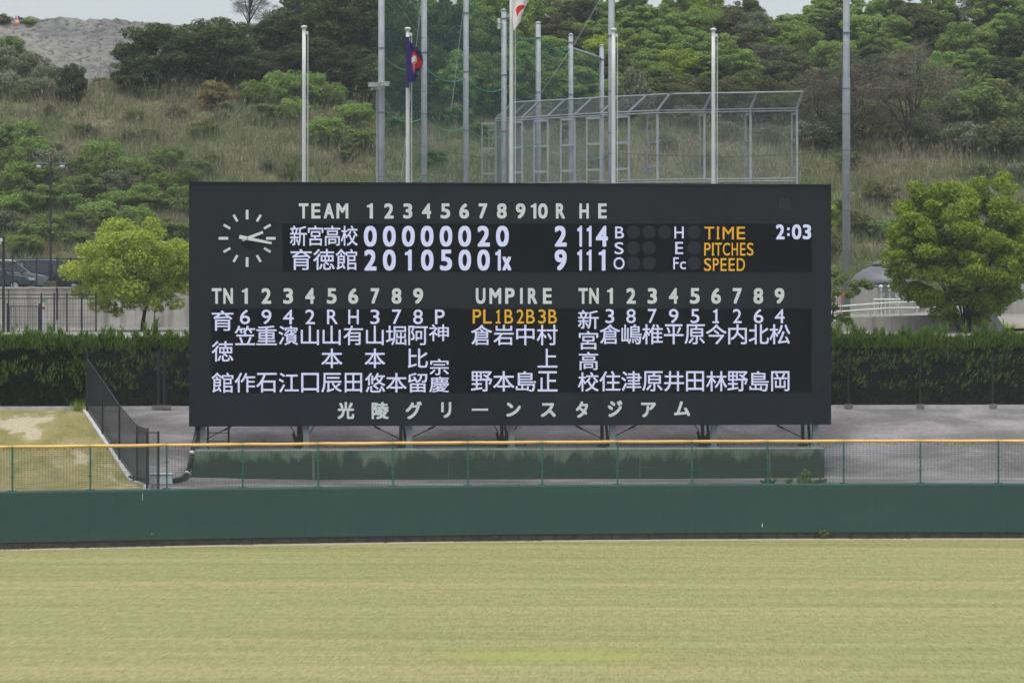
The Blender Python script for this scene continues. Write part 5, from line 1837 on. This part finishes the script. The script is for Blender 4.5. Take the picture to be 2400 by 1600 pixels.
    steel_pole('steel_pole', 1433, 142, 8.0, 27, .150, .142, bands, 'tall grey steel pole right beside a white flagpole, reaching above the trees', g)
    steel_pole('steel_pole', 1983.5, 158, 8.4, 31, .205, .170, [at(0, y, 158).z for y in (77, 208, 267, 352, 494, 605)], 'tall thick grey steel pole standing alone between scoreboard and brown trees', g)
    # long sagging cables between the tall poles
    r = MB()
    x0, x1 = at(1433, 0, 142), at(1983, 0, 158)
    for y0, y1 in ((212, 208), (358, 352)):
        a, b = at(1433, y0, 142), at(1983, y1, 158)
        r.tube([a.lerp(b, k / 8) - Vector((0, 0, .25 * 4 * k / 8 * (1 - k / 8))) for k in range(9)], .010, 4)
    o = r.build('span_cable', M['bwire']); tag(o, 'pair of thin dark cables strung between the two tall steel poles', 'cable')
    # cameras on the first pole
    for px, py, lab in ((875.5, 199, 'white security camera at the outer end of the pole bracket'), (900.5, 197, 'white security camera fixed in front of the netting pole')):
        p = at(px, py, 148.6)
        e = empty('security_camera', p, lab, 'camera', 'security cameras on the netting pole')
        m = MB(); m.box(p, (.40, .34, .19), .5, bev=.015); m.box(p + Vector((0, -.02, .085)), (.45, .40, .03), .5); m.build('housing', M['white'], e)
        m = MB(); m.tube([p + Vector((0, .05, -.09)), p + Vector((.05, .1, -.22))], .03, 8); m.build('mount', M['galv'], e)
    m = MB(); m.bar(at(869, 209, 148.8), at(901, 204, 148.7), .08, .10)
    pole0 = [o for o in bpy.data.objects if o.name == 'net_pole'][0]
    m.build('camera_bracket', M['boxgrey'], pole0)


build_net()


def build_cage():
    """backstop of galvanised posts, lattice buttresses, canted top and chain link"""
    corner = [(1162, 171.5), (1224, 169.8), (1284, 168.2), (1347, 166.6), (1408, 165.0), (1474, 163.6), (1541, 162.3), (1651, 161.5), (1759, 160.8), (1868, 160.0)]
    base = 9.0
    f = empty('backstop_cage', (0, 165, base), 'galvanised wire backstop cage with lattice posts and canted top behind the netting', 'cage')
    zt = lambda Y: CAMH + 506 * 160 / FPX + (Y - 160) * .018
    pts = [Vector(((px - 1200) * Y / FPX, Y, 0)) for px, Y in corner]
    cant = []
    for i, (px, Y) in enumerate(corner):
        p = pts[i]; z = zt(Y)
        # arm leans towards the field side
        dx = 40 if i < 7 else 15 - (i - 7) * 2
        if i == 6: dx = 28
        arm = Vector((p.x + dx * Y / FPX, Y - .55, z + 37 * Y / FPX)); cant.append(arm)
        m = MB(); m.bar((p.x, p.y, base), (p.x, p.y, z), .12, .12)
        m.bar((p.x, p.y, z), arm, .10, .10); m.build('post', M['galv'], f)
        # buttress ladder behind the post
        w = 32 if i < 6 else (22 if i == 6 else 8.5)
        b = Vector((p.x - w * Y / FPX, Y + .9 if i > 5 else Y + .5, 0))
        m = MB()
        m.bar((b.x, b.y, base), (b.x, b.y, z - .2), .085, .085)
        for k in range(6):
            zz = z - .24 - 1.385 * k
            m.bar((b.x, b.y, zz), (p.x, p.y, zz), .085, .12)
        m.build('buttress', M['galv'], f)
    # end return on the left
    q = Vector((pts[0].x - 16 * 171.5 / FPX, 173.0, 0)); q2 = Vector((pts[0].x - 35 * 171.5 / FPX, 172.2, 0))
    m = MB()
    for b in (q,):
        m.bar((b.x, b.y, base), (b.x, b.y, zt(171.5) - .5), .085, .085)
        for k in range(6): m.bar((b.x, b.y, zt(171.5) - .55 - 1.385 * k), (pts[0].x, pts[0].y, zt(171.5) - .55 - 1.385 * k), .085, .12)
    m.build('buttress', M['galv'], f)
    # side wing running back to a second line of posts
    wing = [Vector((pts[0].x + .04, 171.55, 0)), Vector((pts[0].x + .75, 175.0, 0)), Vector((pts[0].x + 1.45, 178.5, 0))]
    for b in wing[1:]:
        m = MB(); m.bar((b.x, b.y, base), (b.x, b.y, zt(171.5) + .35), .11, .11); m.bar((b.x, b.y, zt(171.5) + .3), (b.x + .9, b.y, zt(171.5) + 1.1), .09, .09); m.build('post', M['galv'], f)

    def chain(a, b, z0, z1, step=.075, r=.0044, a2=None, b2=None, mb=None):
        m = mb or MB()
        a, b = Vector(a), Vector(b)
        a.z = b.z = 0
        L = (b - a).length; H = z1 - z0
        top_a = a2 if a2 is not None else a + Vector((0, 0, z1)); top_b = b2 if b2 is not None else b + Vector((0, 0, z1))
        bot_a, bot_b = a + Vector((0, 0, z0)), b + Vector((0, 0, z0))

        def P(s, h):
            u = s / L; v = h / H
            return bot_a.lerp(bot_b, u).lerp(top_a.lerp(top_b, u), v)
        n = int((L + H) / step)
        for sg in (0, 1):
            for k in range(n):
                s0 = -H + k * step
                q0, q1 = max(0, s0), min(L, s0 + H)
                if q1 - q0 < .03: continue
                h0, h1 = q0 - s0, q1 - s0
                if sg: h0, h1 = H - h0, H - h1
                m.tube([P(q0, h0), P(q1, h1)], r, 3, caps=False)
        if mb is None: m.build('chain_link', M['link'], f)
    for i in range(9):
        za = min(zt(corner[i][1]), zt(corner[i + 1][1]))
        m = MB()
        chain(pts[i], pts[i + 1], base + 3.5, za, mb=m)
        chain(pts[i], pts[i + 1], za, za + .82, a2=cant[i], b2=cant[i + 1], mb=m)
        m.build('chain_link', M['link'], f)
    for a, b in zip(wing[:-1], wing[1:]):
        chain(a, b, base + 3.5, zt(171.5) + .3)
    # rails
    for i in range(9):
        m = MB()
        za, zb_ = zt(corner[i][1]), zt(corner[i + 1][1])
        for dz in (0, -.13): m.tube([pts[i] + Vector((0, -.07, za + dz)), pts[i + 1] + Vector((0, -.07, zb_ + dz))], .034, 6)
        m.tube([cant[i], cant[i + 1]], .045, 6)
        for dz in (-3.62, -3.75): m.tube([pts[i] + Vector((0, -.07, za + dz)), pts[i + 1] + Vector((0, -.07, zb_ + dz))], .032, 6)
        m.build('rail', M['galv'], f)
    m = MB()
    for a, b in zip(wing[:-1], wing[1:]):
        for dz in (.3, .2): m.tube([a + Vector((0, 0, zt(171.5) + dz - .3 * (a is wing[0]))), b + Vector((0, 0, zt(171.5) + dz))], .034, 6)
    m.build('rail', M['galv'], f)


build_cage()


# ------------------------------------------------------------------ parking side: wall, fences, lamps, cars
def build_parking():
    w = empty('retaining_wall', (-43, 160.5, 8), 'grey streaked concrete retaining wall below the parked cars', 'wall')
    m = MB(); m.box((-43.5, 160.4, 9.1), (65, .5, 2.5)); m.build('wall_face', M['wallc'], w)
    m = MB(); m.box((-43.5, 160.38, 10.39), (65.1, .58, .09)); m.build('coping', M['concrete'], w)
    for px in (20, 190, 362):
        x = at(px, 0, 160.1).x
        m = MB(); m.box((x, 160.145, 9.1), (.05, .012, 2.4)); m.build('joint', M['bpost'], w)
    m = MB()
    for px, y0 in ((133, 672),):
        x = at(px, 0, 160).x; m.tube([(x, 160.08, 10.4), (x, 160.08, at(0, 750, 160).z)], .045, 8)
    m.build('drainpipe', M['bpost'], w)
    # kerb and road edge at the foot of the wall
    k = MB(); k.box((-20, 156.8, 8.28), (16, .35, .16)); k.build('road_edge', M['kerb'], kind='structure')

    def rail_fence(name, pxs, Y, zb, H, label, pick, gate=None):
        f = empty(name, (at(pxs[0], 0, Y).x, Y, zb), label, 'fence')
        P = [at(px, 0, Y).x for px in pxs]
        for x in P:
            m = MB(); m.box((x, Y, zb + H / 2), (.075, .075, H)); m.build('post', M['bpost'], f)
        for a, b in zip(P[:-1], P[1:]):
            m = MB()
            for zz in (zb + H - .08, zb + H - .26) if H < 2.2 else (zb + H - .08,):
                m.bar((a, Y, zz), (b, Y, zz), .035, .05)
            n = int((b - a) / pick)
            for k in range(1, n):
                x = a + (b - a) * k / n
                m.box((x, Y, zb + H / 2 - .1), (.014, .014, H - .3))
            z = zb + .2
            while z < zb + H - .2:
                m.bar((a, Y - .012, z), (b, Y - .012, z), .008, .012); z += .32
            m.build('mesh_panel', M['bpost'], f)
        return f
    rail_fence('yard_fence', [-40, 97, 127, 157, 192, 225], 148, 8.0, 2.0, 'black bar fence behind the hedge in front of the concrete wall', .13)
    g = empty('yard_gate', (at(18, 0, 147.4).x, 147.4, 8.0), 'low black bar gate between two stout posts by the lamp pole', 'gate')
    for px in (18, 94):
        x = at(px, 0, 147.4).x; m = MB(); m.box((x, 147.4, 8.75), (.10, .10, 1.5)); m.build('post', M['bpost'], g)
    a, b = at(22, 0, 147.4).x, at(90, 0, 147.4).x
    m = MB()
    for zz in (9.36, 8.1): m.bar((a, 147.4, zz), (b, 147.4, zz), .04, .05)
    for x in (a, b): m.box((x, 147.4, 8.73), (.045, .045, 1.3))
    for k in range(1, 14): m.box((a + (b - a) * k / 14, 147.4, 8.73), (.016, .016, 1.22))
    m.build('leaf', M['bpost'], g)
    rail_fence('deck_fence', [-30, 30, 86, 134, 166, 215, 265, 320, 375, 440], 160.75, 10.43, 1.55, 'thin black fence along the top of the parking wall beside the cars', .5)
    # banner pole behind the gate
    p = at(102, 800, 149); bn = empty('banner', (p.x, 149, 8.0), 'narrow pale banner with green and red patches beside the gate', 'banner')
    m = MB(); m.tube([(p.x - .09, 149.02, 8.0), (p.x - .09, 149.02, 9.8)], .015, 6); m.build('stick', M['white'], bn)
    green, redm, blu = cloth('green_print', (.12, .42, .17)), cloth('red_print', (.6, .07, .05)), cloth('pale_print', (.55, .58, .66))
    for z0, z1, mt, nm in ((9.55, 9.76, green, 'green_panel'), (9.36, 9.55, M['white'], 'white_panel'), (9.22, 9.36, redm, 'red_panel'), (8.05, 9.22, blu, 'pale_panel')):
        m = MB(); m.add([(p.x - .08, 149, z0), (p.x + .10, 148.98, z0), (p.x + .07, 148.97, z1), (p.x - .08, 149, z1)], [(0, 1, 2, 3)]); m.build(nm, mt, bn)

    # double-headed lamp on the deck
    x, Y = at(118.6, 0, 163).x, 163.0
    lp = empty('street_lamp', (x, Y, 10.2), 'dark double-headed street lamp rising behind the parked cars', 'street lamp')
    zt = at(0, 379, Y).z
    m = MB(); m.tube([(x, Y, 10.2), (x, Y, at(0, 620, Y).z)], .115, 12); m.tube([(x, Y, at(0, 620, Y).z), (x, Y, zt)], [.06, .045], 10); m.build('pole', M['bpost'], lp)
    m = MB(); m.box((x, Y, 10.55), (.65, .5, .45), bev=.05); m.build('base_planter', M['soil'], lp)
    for s in (-1, 1):
        m = MB()
        c = Vector((x + s * .04, Y, at(0, 386, Y).z))
        m.tube([c, c + Vector((s * .25, 0, .03)), c + Vector((s * .55, 0, .015)), c + Vector((s * .80, 0, -.02)), c + Vector((s * .84, 0, -.05))], [.035, .06, .10, .085, .03], 10)
        hd = m.build('lamp_head', M['galvdark'], lp, smooth=True)
        m = MB(); q = c + Vector((s * .58, 0, -.10)); m.lathe(q, [(.03, -.10), (.11, -.06), (.15, .0), (.15, .06)], 14); m.build('lens', M['boxgrey'], hd, smooth=True)
    x, Y = at(8, 0, 146.5).x, 146.5
    lp = empty('lamp_post', (x, Y, 8.0), 'slim black post with a white floodlight at the very edge', 'lamp post')
    zt = at(0, 556, Y).z
    m = MB(); m.tube([(x, Y, 8.0), (x, Y, zt)], .065, 10); m.build('pole', M['bpost'], lp)
    m = MB(); m.box((x - .16, Y - .05, zt - .13), (.26, .18, .16), .1); m.box((x - .22, Y - .06, zt - .29), (.24, .18, .07), .1); m.build('floodlight', M['white'], lp)

    def car(px_front, Y, L, W, H, bodycol, label, van=False):
        xf = at(px_front, 0, Y).x; x0 = xf - L
        r = empty('parked_car', (x0 + L / 2, Y, 10.2), label, 'car', 'cars parked above the concrete wall')
        paint = NT('car_paint').principled(bodycol, .25, .2, .5)
        z0 = 10.2
        if van:
            low = [(0, .35), (0.0, 1.0), (.05, 1.08), (L - .95, 1.06), (L - .15, .90), (L, .72), (L, .35)]
            gh = ([(.05, 1.06), (.15, H - .06), (.35, H), (L - 2.1, H), (L - 1.75, H - .06), (L - .85, 1.05)])
        else:
            low = [(0, .35), (0, .78), (.12, .95), (L - 1.25, .98), (L - .25, .80), (L, .62), (L, .35)]
            gh = ([(.35, .94), (.95, H - .05), (1.4, H), (L - 2.3, H - .02), (L - 2.0, H - .08), (L - 1.05, .96)])

        def extr(prof, wids):
            m = MB(); n = len(prof)
            vs = []
            for s in (-1, 1):
                for i, (a, z) in enumerate(prof): vs.append((x0 + a, Y + s * wids[i] / 2, z0 + z))
            fc = [tuple(range(n)), tuple(range(2 * n - 1, n - 1, -1))] + [(i, i + n, (i + 1) % n + n, (i + 1) % n) for i in range(n)]
            m.add(vs, fc); return m
        b = extr(low, [W] * len(low)).build('body', paint, r)
        bv = b.modifiers.new('edge', 'BEVEL'); bv.width = .05; bv.segments = 2
        zmin = gh[0][1]
        wid = [W * .97 - (z - zmin) * .42 for _, z in gh]
        c = extr(gh, wid).build('cabin', paint, r)
        bv = c.modifiers.new('edge', 'BEVEL'); bv.width = .03; bv.segments = 2
        # side windows, windscreen
        def side(a0, a1, a2, a3, zlo, zhi):
            for s in (-1, 1):
                m = MB()
                wl = (W * .97 - (zlo - zmin) * .42) / 2 + .012; wh = (W * .97 - (zhi - zmin) * .42) / 2 + .012
                m.add([(x0 + a0, Y + s * wl, z0 + zlo), (x0 + a1, Y + s * wl, z0 + zlo), (x0 + a2, Y + s * wh, z0 + zhi), (x0 + a3, Y + s * wh, z0 + zhi)], [(0, 1, 2, 3) if s < 0 else (3, 2, 1, 0)])
                m.build('side_window', M['glass'], r)
        zl, zh = zmin + .06, H - .13
        if van:
            side(.3, 1.55, 1.55, .38, zl, zh); side(1.62, 2.85, 2.8, 1.62, zl, zh); side(2.92, L - 1.0, L - 1.72, 2.88, zl, zh)
            ws = ((L - .90, zmin + .03), (L - 1.72, H - .09))
        else:
            side(.75, 1.9, 1.9, 1.1, zl, zh); side(1.97, L - 1.35, L - 2.15, 1.97, zl, zh)
            ws = ((L - 1.10, zmin + .04), (L - 2.0, H - .10))
        m = MB()
        (a0, za), (a1, zb) = ws
        wa, wb = (W * .97 - (za - zmin) * .42) / 2 - .08, (W * .97 - (zb - zmin) * .42) / 2 - .06
        d = .03
        m.add([(x0 + a0 + d, Y - wa, z0 + za), (x0 + a0 + d, Y + wa, z0 + za), (x0 + a1 + d, Y + wb, z0 + zb), (x0 + a1 + d, Y - wb, z0 + zb)], [(0, 1, 2, 3)])
        m.build('windscreen', M['glass'], r)
        for a in (.85, L - .85):
            for s in (-1, 1):
                m = MB(); c = Vector((x0 + a, Y + s * (W / 2 - .09), z0 + .32))
                m.tube([c - Vector((0, .11, 0)), c + Vector((0, .11, 0))], .32, 20); wh = m.build('wheel', M['tyre'], r)
                m = MB(); m.tube([c - Vector((0, .115, 0)), c + Vector((0, .115, 0))], .19, 16); m.build('rim', M['hub'], wh)
        for s in (-1, 1):
            m = MB(); m.box((x0 + L - .08, Y + s * (W / 2 - .3), z0 + .70), (.14, .34, .12)); m.build('headlight', M['boxgrey'], r)
            m = MB(); m.box((x0 + L - 1.35, Y + s * (W / 2 + .07), z0 + zmin + .12), (.16, .16, .12)); m.build('mirror', paint, r)
    car(78, 163.6, 4.6, 1.75, 1.50, (0.045, 0.055, 0.065), 'dark saloon car nearest the edge of the parking wall')
    car(116, 166.4, 4.7, 1.75, 1.78, (0.13, 0.145, 0.155), 'silver people carrier partly hidden behind the dark saloon', True)
    car(215, 169.2, 4.9, 1.85, 1.85, (0.020, 0.026, 0.034), 'black people carrier behind the lamp, beside the lime tree', True)
    car(420, 166.0, 4.4, 1.72, 1.50, (0.55, 0.58, 0.60), 'pale car glimpsed through the crown of the lime tree')


build_parking()


# ------------------------------------------------------------------ far side: walls, dome, rails
def build_right_side():
    w = empty('low_wall', (17, 151, 8), 'low weathered concrete wall with a slanting end behind the hedge', 'wall')
    Y = 151.0
    pr = [(1960, 800), (1960, 752), (1990, 744), (2110, 740), (2250, 736), (2335, 738), (2375, 800)]
    f_ = [at(x, y, Y) for x, y in pr]; b_ = [p + Vector((0, 3.6, 0)) for p in f_]
    n = len(pr)
    m = MB(); m.add(f_ + b_, [tuple(range(n)), tuple(range(2 * n - 1, n - 1, -1))] + [(i, i + n, (i + 1) % n + n, (i + 1) % n) for i in range(n)])
    m.build('wall_face', M['wallr'], w)
    # grass mound beyond it
    m = MB(); xs = np.linspace(11.5, 32, 21); ys = np.linspace(151.3, 166, 12)
    X, Yg = np.meshgrid(xs, ys)
    Z = 8.30 + .60 * sstep(151.3, 155, Yg) * (1 - sstep(24.0, 25.4, X)) + .45 * sstep(25, 31, X) + .03 * wob(X, Yg, 3, 6)
    grid_mesh('lawn', X, Yg, Z, mottled('mown_lawn', (.13, .15, .035), (.19, .19, .06), 1.5, .95, spec=.05), kind='structure')

    # round concrete building with domed roof
    c = at(2080, 0, 170); zb, zr = 8.8, at(0, 668, 170).z
    r = empty('domed_pavilion', (c.x, 170, zb), 'round concrete pavilion with a dark grey domed roof behind the spreading tree', 'pavilion')
    R0 = 1.95
    m = MB(); m.lathe((c.x, 170, zb - .3), [(R0 - .15, 0), (R0 - .15, zr - zb + .3)], 40); m.build('wall', M['wallr'], r, smooth=False)
    zd = zr
    prof = [(R0 + .02, -.04), (R0 + .10, .02), (R0 + .11, .14), (R0 + .04, .30), (R0 - .10, .48), (R0 - .34, .68), (R0 - .66, .87), (R0 - 1.05, 1.02), (.45, 1.10)]
    m = MB(); m.lathe((c.x, 170, zd), prof, 48); dome = m.build('domed_roof', M['dome'], r, smooth=True)
    m = MB(); m.lathe((c.x + .05, 170, zd + 1.08), [(.92, -.02), (.95, .06), (.80, .17), (.45, .25), (.1, .28)], 36); m.build('roof_vent', M['dome'], dome, smooth=True)
    for a in (-1.35, -1.9, -2.45, -0.8):
        m = MB(); q = Vector((c.x + (R0 - .13) * math.cos(a), 170 + (R0 - .13) * math.sin(a), zr - .55))
        dn = Vector((math.cos(a), math.sin(a), 0)); m.tube([q, q + dn * .035], .24, 18); m.build('roundel', M['kerb'], r)
    # back wall segments
    m = MB(); m.box((at(2010, 0, 168).x, 168, 9.6), (2.2, .3, 1.8)); o = m.build('concrete_wall', M['wallr']); tag(o, 'plain concrete wall beside the tall pole, left of the domed roof', 'wall')
    m = MB(); m.box((at(2400, 0, 168).x + .8, 168, 9.75), (4.4, .3, 2.0)); o = m.build('concrete_wall', M['wallr']); tag(o, 'plain grey concrete wall seen past the spreading tree', 'wall')
    rl = MB()
    # handrails
    h = empty('handrail', at(1955, 735, 158), 'pair of white sloping handrails in front of the domed pavilion', 'handrail')
    m = MB()
    for (xa, ya), (xb, yb) in (((1953, 719), (2092, 709)), ((1956, 731), (2085, 722)), ((2092, 709), (2270, 706)), ((2085, 722), (2270, 720))):
        m = MB(); m.tube([at(xa, ya, 157.6), at(xb, yb, 157.6)], .045, 8)
        m.build('rail', M['white'], h)
    for px in (1972, 2075, 2105, 2150, 2200, 2260):
        m = MB(); p = at(px, 712, 157.6); m.tube([(p.x, p.y, 8.8), p], .03, 8); m.build('post', M['white'], h)
    h = empty('stair_rail', at(2050, 735, 162), 'small white railing against the pavilion wall above the sloping handrails', 'railing')
    m = MB(); m.tube([at(2047, 702, 162), at(2110, 702, 162)], .05, 8); m.tube([at(2047, 712, 162), at(2110, 712, 162)], .02, 6); m.build('rail', M['white'], h)
    for px in (2049, 2058, 2066, 2074, 2085, 2100):
        m = MB(); p = at(px, 702, 162); m.tube([(p.x, p.y, 8.8), p], .022, 6); m.build('post', M['white'], h)
    for px, lab in ((2064.5, 'round white globe lamp on the rail below the dome, nearer the pole'), (2085, 'round white globe lamp on the rail below the dome, nearer the tree')):
        p = at(px, 672, 166)
        e = empty('globe_lamp', p, lab, 'lamp', 'globe lamps below the dome')
        m = MB(); m.lathe(p + Vector((0, 0, -.10)), [(.02, -.0), (.10, .03), (.13, .10), (.10, .18), (.03, .21)], 16); m.build('globe', M['white'], e, smooth=True)
        m = MB(); m.tube([p + Vector((0, 0, -.22)), p + Vector((0, 0, -.08))], .07, 10); m.tube([(p.x, p.y, 8.8), p + Vector((0, 0, -.2))], .02, 6); m.build('stand', M['boxgrey'], e)
    m = MB(); m.tube([at(2040, 670, 166), at(2110, 669, 166)], .025, 6)
    for px in (2040, 2110): m.tube([at(px, 670, 166), (at(px, 670, 166).x, 166, 8.8)], .03, 6)
    o = m.build('steel_rail', M['galv']); tag(o, 'thin grey rail just below the dome carrying two globe lamps', 'rail')
    # warning post
    p = at(1974, 0, 156); e = empty('warning_post', (p.x, 156, 8.8), 'thin red post with an orange flag near the young tree', 'post')
    m = MB(); m.tube([(p.x - .06, 156, 8.7), (p.x - .02, 156, at(0, 684, 156).z)], .022, 6); m.build('stick', mottled('red_paint', (.35, .03, .02), (.42, .04, .03), 3, .5), e)
    m = MB(); q = at(1976, 690, 156); m.add([(p.x - .02, 156, q.z + .14), (p.x - .03, 156, q.z - .06), (p.x + .12, 155.96, q.z - .04), (p.x + .14, 155.95, q.z + .10)], [(0, 1, 2, 3)]); m.build('orange_flag', cloth('orange_cloth', (.65, .17, .04)), e)
    # striped cone on the gravel crest
    b = hill_at(40.5, 60)
    e = empty('striped_cone', b, 'tiny red and white striped cone on the gravel crest', 'cone')
    m = MB()
    for k in range(4):
        r0, r1 = .20 - .04 * k, .16 - .04 * k
        m.lathe((b.x, b.y - .05, b.z + .05 + k * .17), [(r0, 0), (max(r1, .02), .168)], 14, mi=k % 2)
    m.box((b.x, b.y - .05, b.z + .025), (.5, .5, .05), mi=0)
    m.build('cone', [mottled('cone_red', (.6, .10, .05), (.66, .12, .06), 2, .5), M['white']], e)
    m = MB(); m.box((b.x - .02, b.y + .3, b.z + .62), (.34, .1, .26)); m.box((b.x + .26, b.y + .3, b.z + .55), (.30, .1, .20)); m.tube([(b.x, b.y + .3, b.z - .1), (b.x, b.y + .3, b.z + .6)], .03, 6)
    m.build('notice_board', mottled('dark_blue_board', (.04, .04, .11), (.06, .06, .14), 2, .6), e)


build_right_side()


# ------------------------------------------------------------------ the air: a thin even haze between the stand and the hill
def build_haze():
    m = MB(); m.box((0, 195, 34), (330, 480, 75))
    t = NT('hazy_air')
    v = t.n('ShaderNodeVolumePrincipled')
    v.inputs['Color'].default_value = (0.86, 0.92, 0.97, 1)
    v.inputs['Density'].default_value = 0.00022
    v.inputs['Anisotropy'].default_value = 0.0
    t.l(v.outputs[0], t.out.inputs['Volume'])
    m.build('haze', t.m, kind='stuff')


build_haze()


# ------------------------------------------------------------------ every look-alike gets a label of its own
def tell_apart():
    marks = [(0, 'photo edge'), (118, 'street lamp'), (168, 'round dark evergreen'), (300, 'lime tree'), (505, 'ochre shrub'), (592, 'skyline leafless tree'), (712, 'bare first flagpole'), (894, 'camera pole'), (955, 'purple flag'), (1092, 'third netting pole'),
             (1199, 'white flag'), (1261, 'fifth netting pole'), (1338, 'braced netting pole'), (1433, 'tall grey pole'), (1541, 'bend in the cage'), (1672, 'last flagpole'), (1760, 'second-last cage post'), (1868, 'end of the cage'), (1985, 'steel pole'), (2135, 'curved brown tree'), (2270, 'spreading tree'), (2390, 'photo edge')]
    short = {
        'tall dark evergreen tree crowded into the shady grove beyond the bare white flagpole': 'tall dark evergreen of the shady grove',
        'dark tree of the wood seen through the green netting': 'dark tree behind the green netting',
        'leafy green tree of the wood seen through the green netting': 'leafy green tree behind the netting',
        'bright green broadleaf tree in the dense wood covering the hilltop': 'bright green tree of the hilltop wood',
        'dull olive or grey-green tree mixed into the hilltop wood': 'dull olive tree in the hilltop wood',
        'deep green tree in the wood rising behind the brown bare trees': 'deep green tree of the shaded wood',
        'rounded olive green tree just above the wire cage': 'rounded olive tree above the cage',
        'light green shrub with layered leaves between the dark grove and dry grass': 'light green shrub below the dark grove',
        'green shrub on the lower grassy slope above the parked cars': 'green shrub on the lower slope',
        'olive or green shrub on the slope between the brown trees and the domed roof': 'shrub on the slope above the dome',
        'low bush among dry grass seen through the netting or the wire cage': 'low bush behind netting or cage',
        'grey-green brush at the foot of the gravel bank beside the round evergreen': 'grey-green brush below the gravel',
        'small low bush in the dry grass between the gravel bank and scoreboard': 'small bush in the dry grass',
        'low green weed behind the wire fence beside the leafy weed bush': 'low weed behind the wire fence',
    }
    ordinal = ['topmost', 'second down', 'third down', 'fourth down', 'fifth down', 'sixth down', 'seventh down', 'eighth down', 'ninth down', 'tenth down']
    by = {}
    for o in SC.objects:
        if o.parent is None and o.get('label') in short:
            by.setdefault(o['label'], []).append(o)
    for lab, objs in by.items():
        cell = {}
        for o in objs:
            x, y, z = o.location
            h = max([c.dimensions.z for c in o.children] + [0])
            px = 1200 + x * FPX / y; py = HOR - (z + .6 * h - CAMH) * FPX / y
            k = min(range(len(marks)), key=lambda i: abs(marks[i][0] - px))
            side = 'left of' if px < marks[k][0] - 14 else ('right of' if px > marks[k][0] + 14 else 'at')
            cell.setdefault((k, side), []).append((py, o))
        for (k, side), rows in cell.items():
            rows.sort(key=lambda r: r[0])
            for i, (_, o) in enumerate(rows):
                o['label'] = short[lab] + ', ' + ((ordinal[min(i, 9)] + ' ') if len(rows) > 1 else '') + side + ' the ' + marks[k][1]


tell_apart()
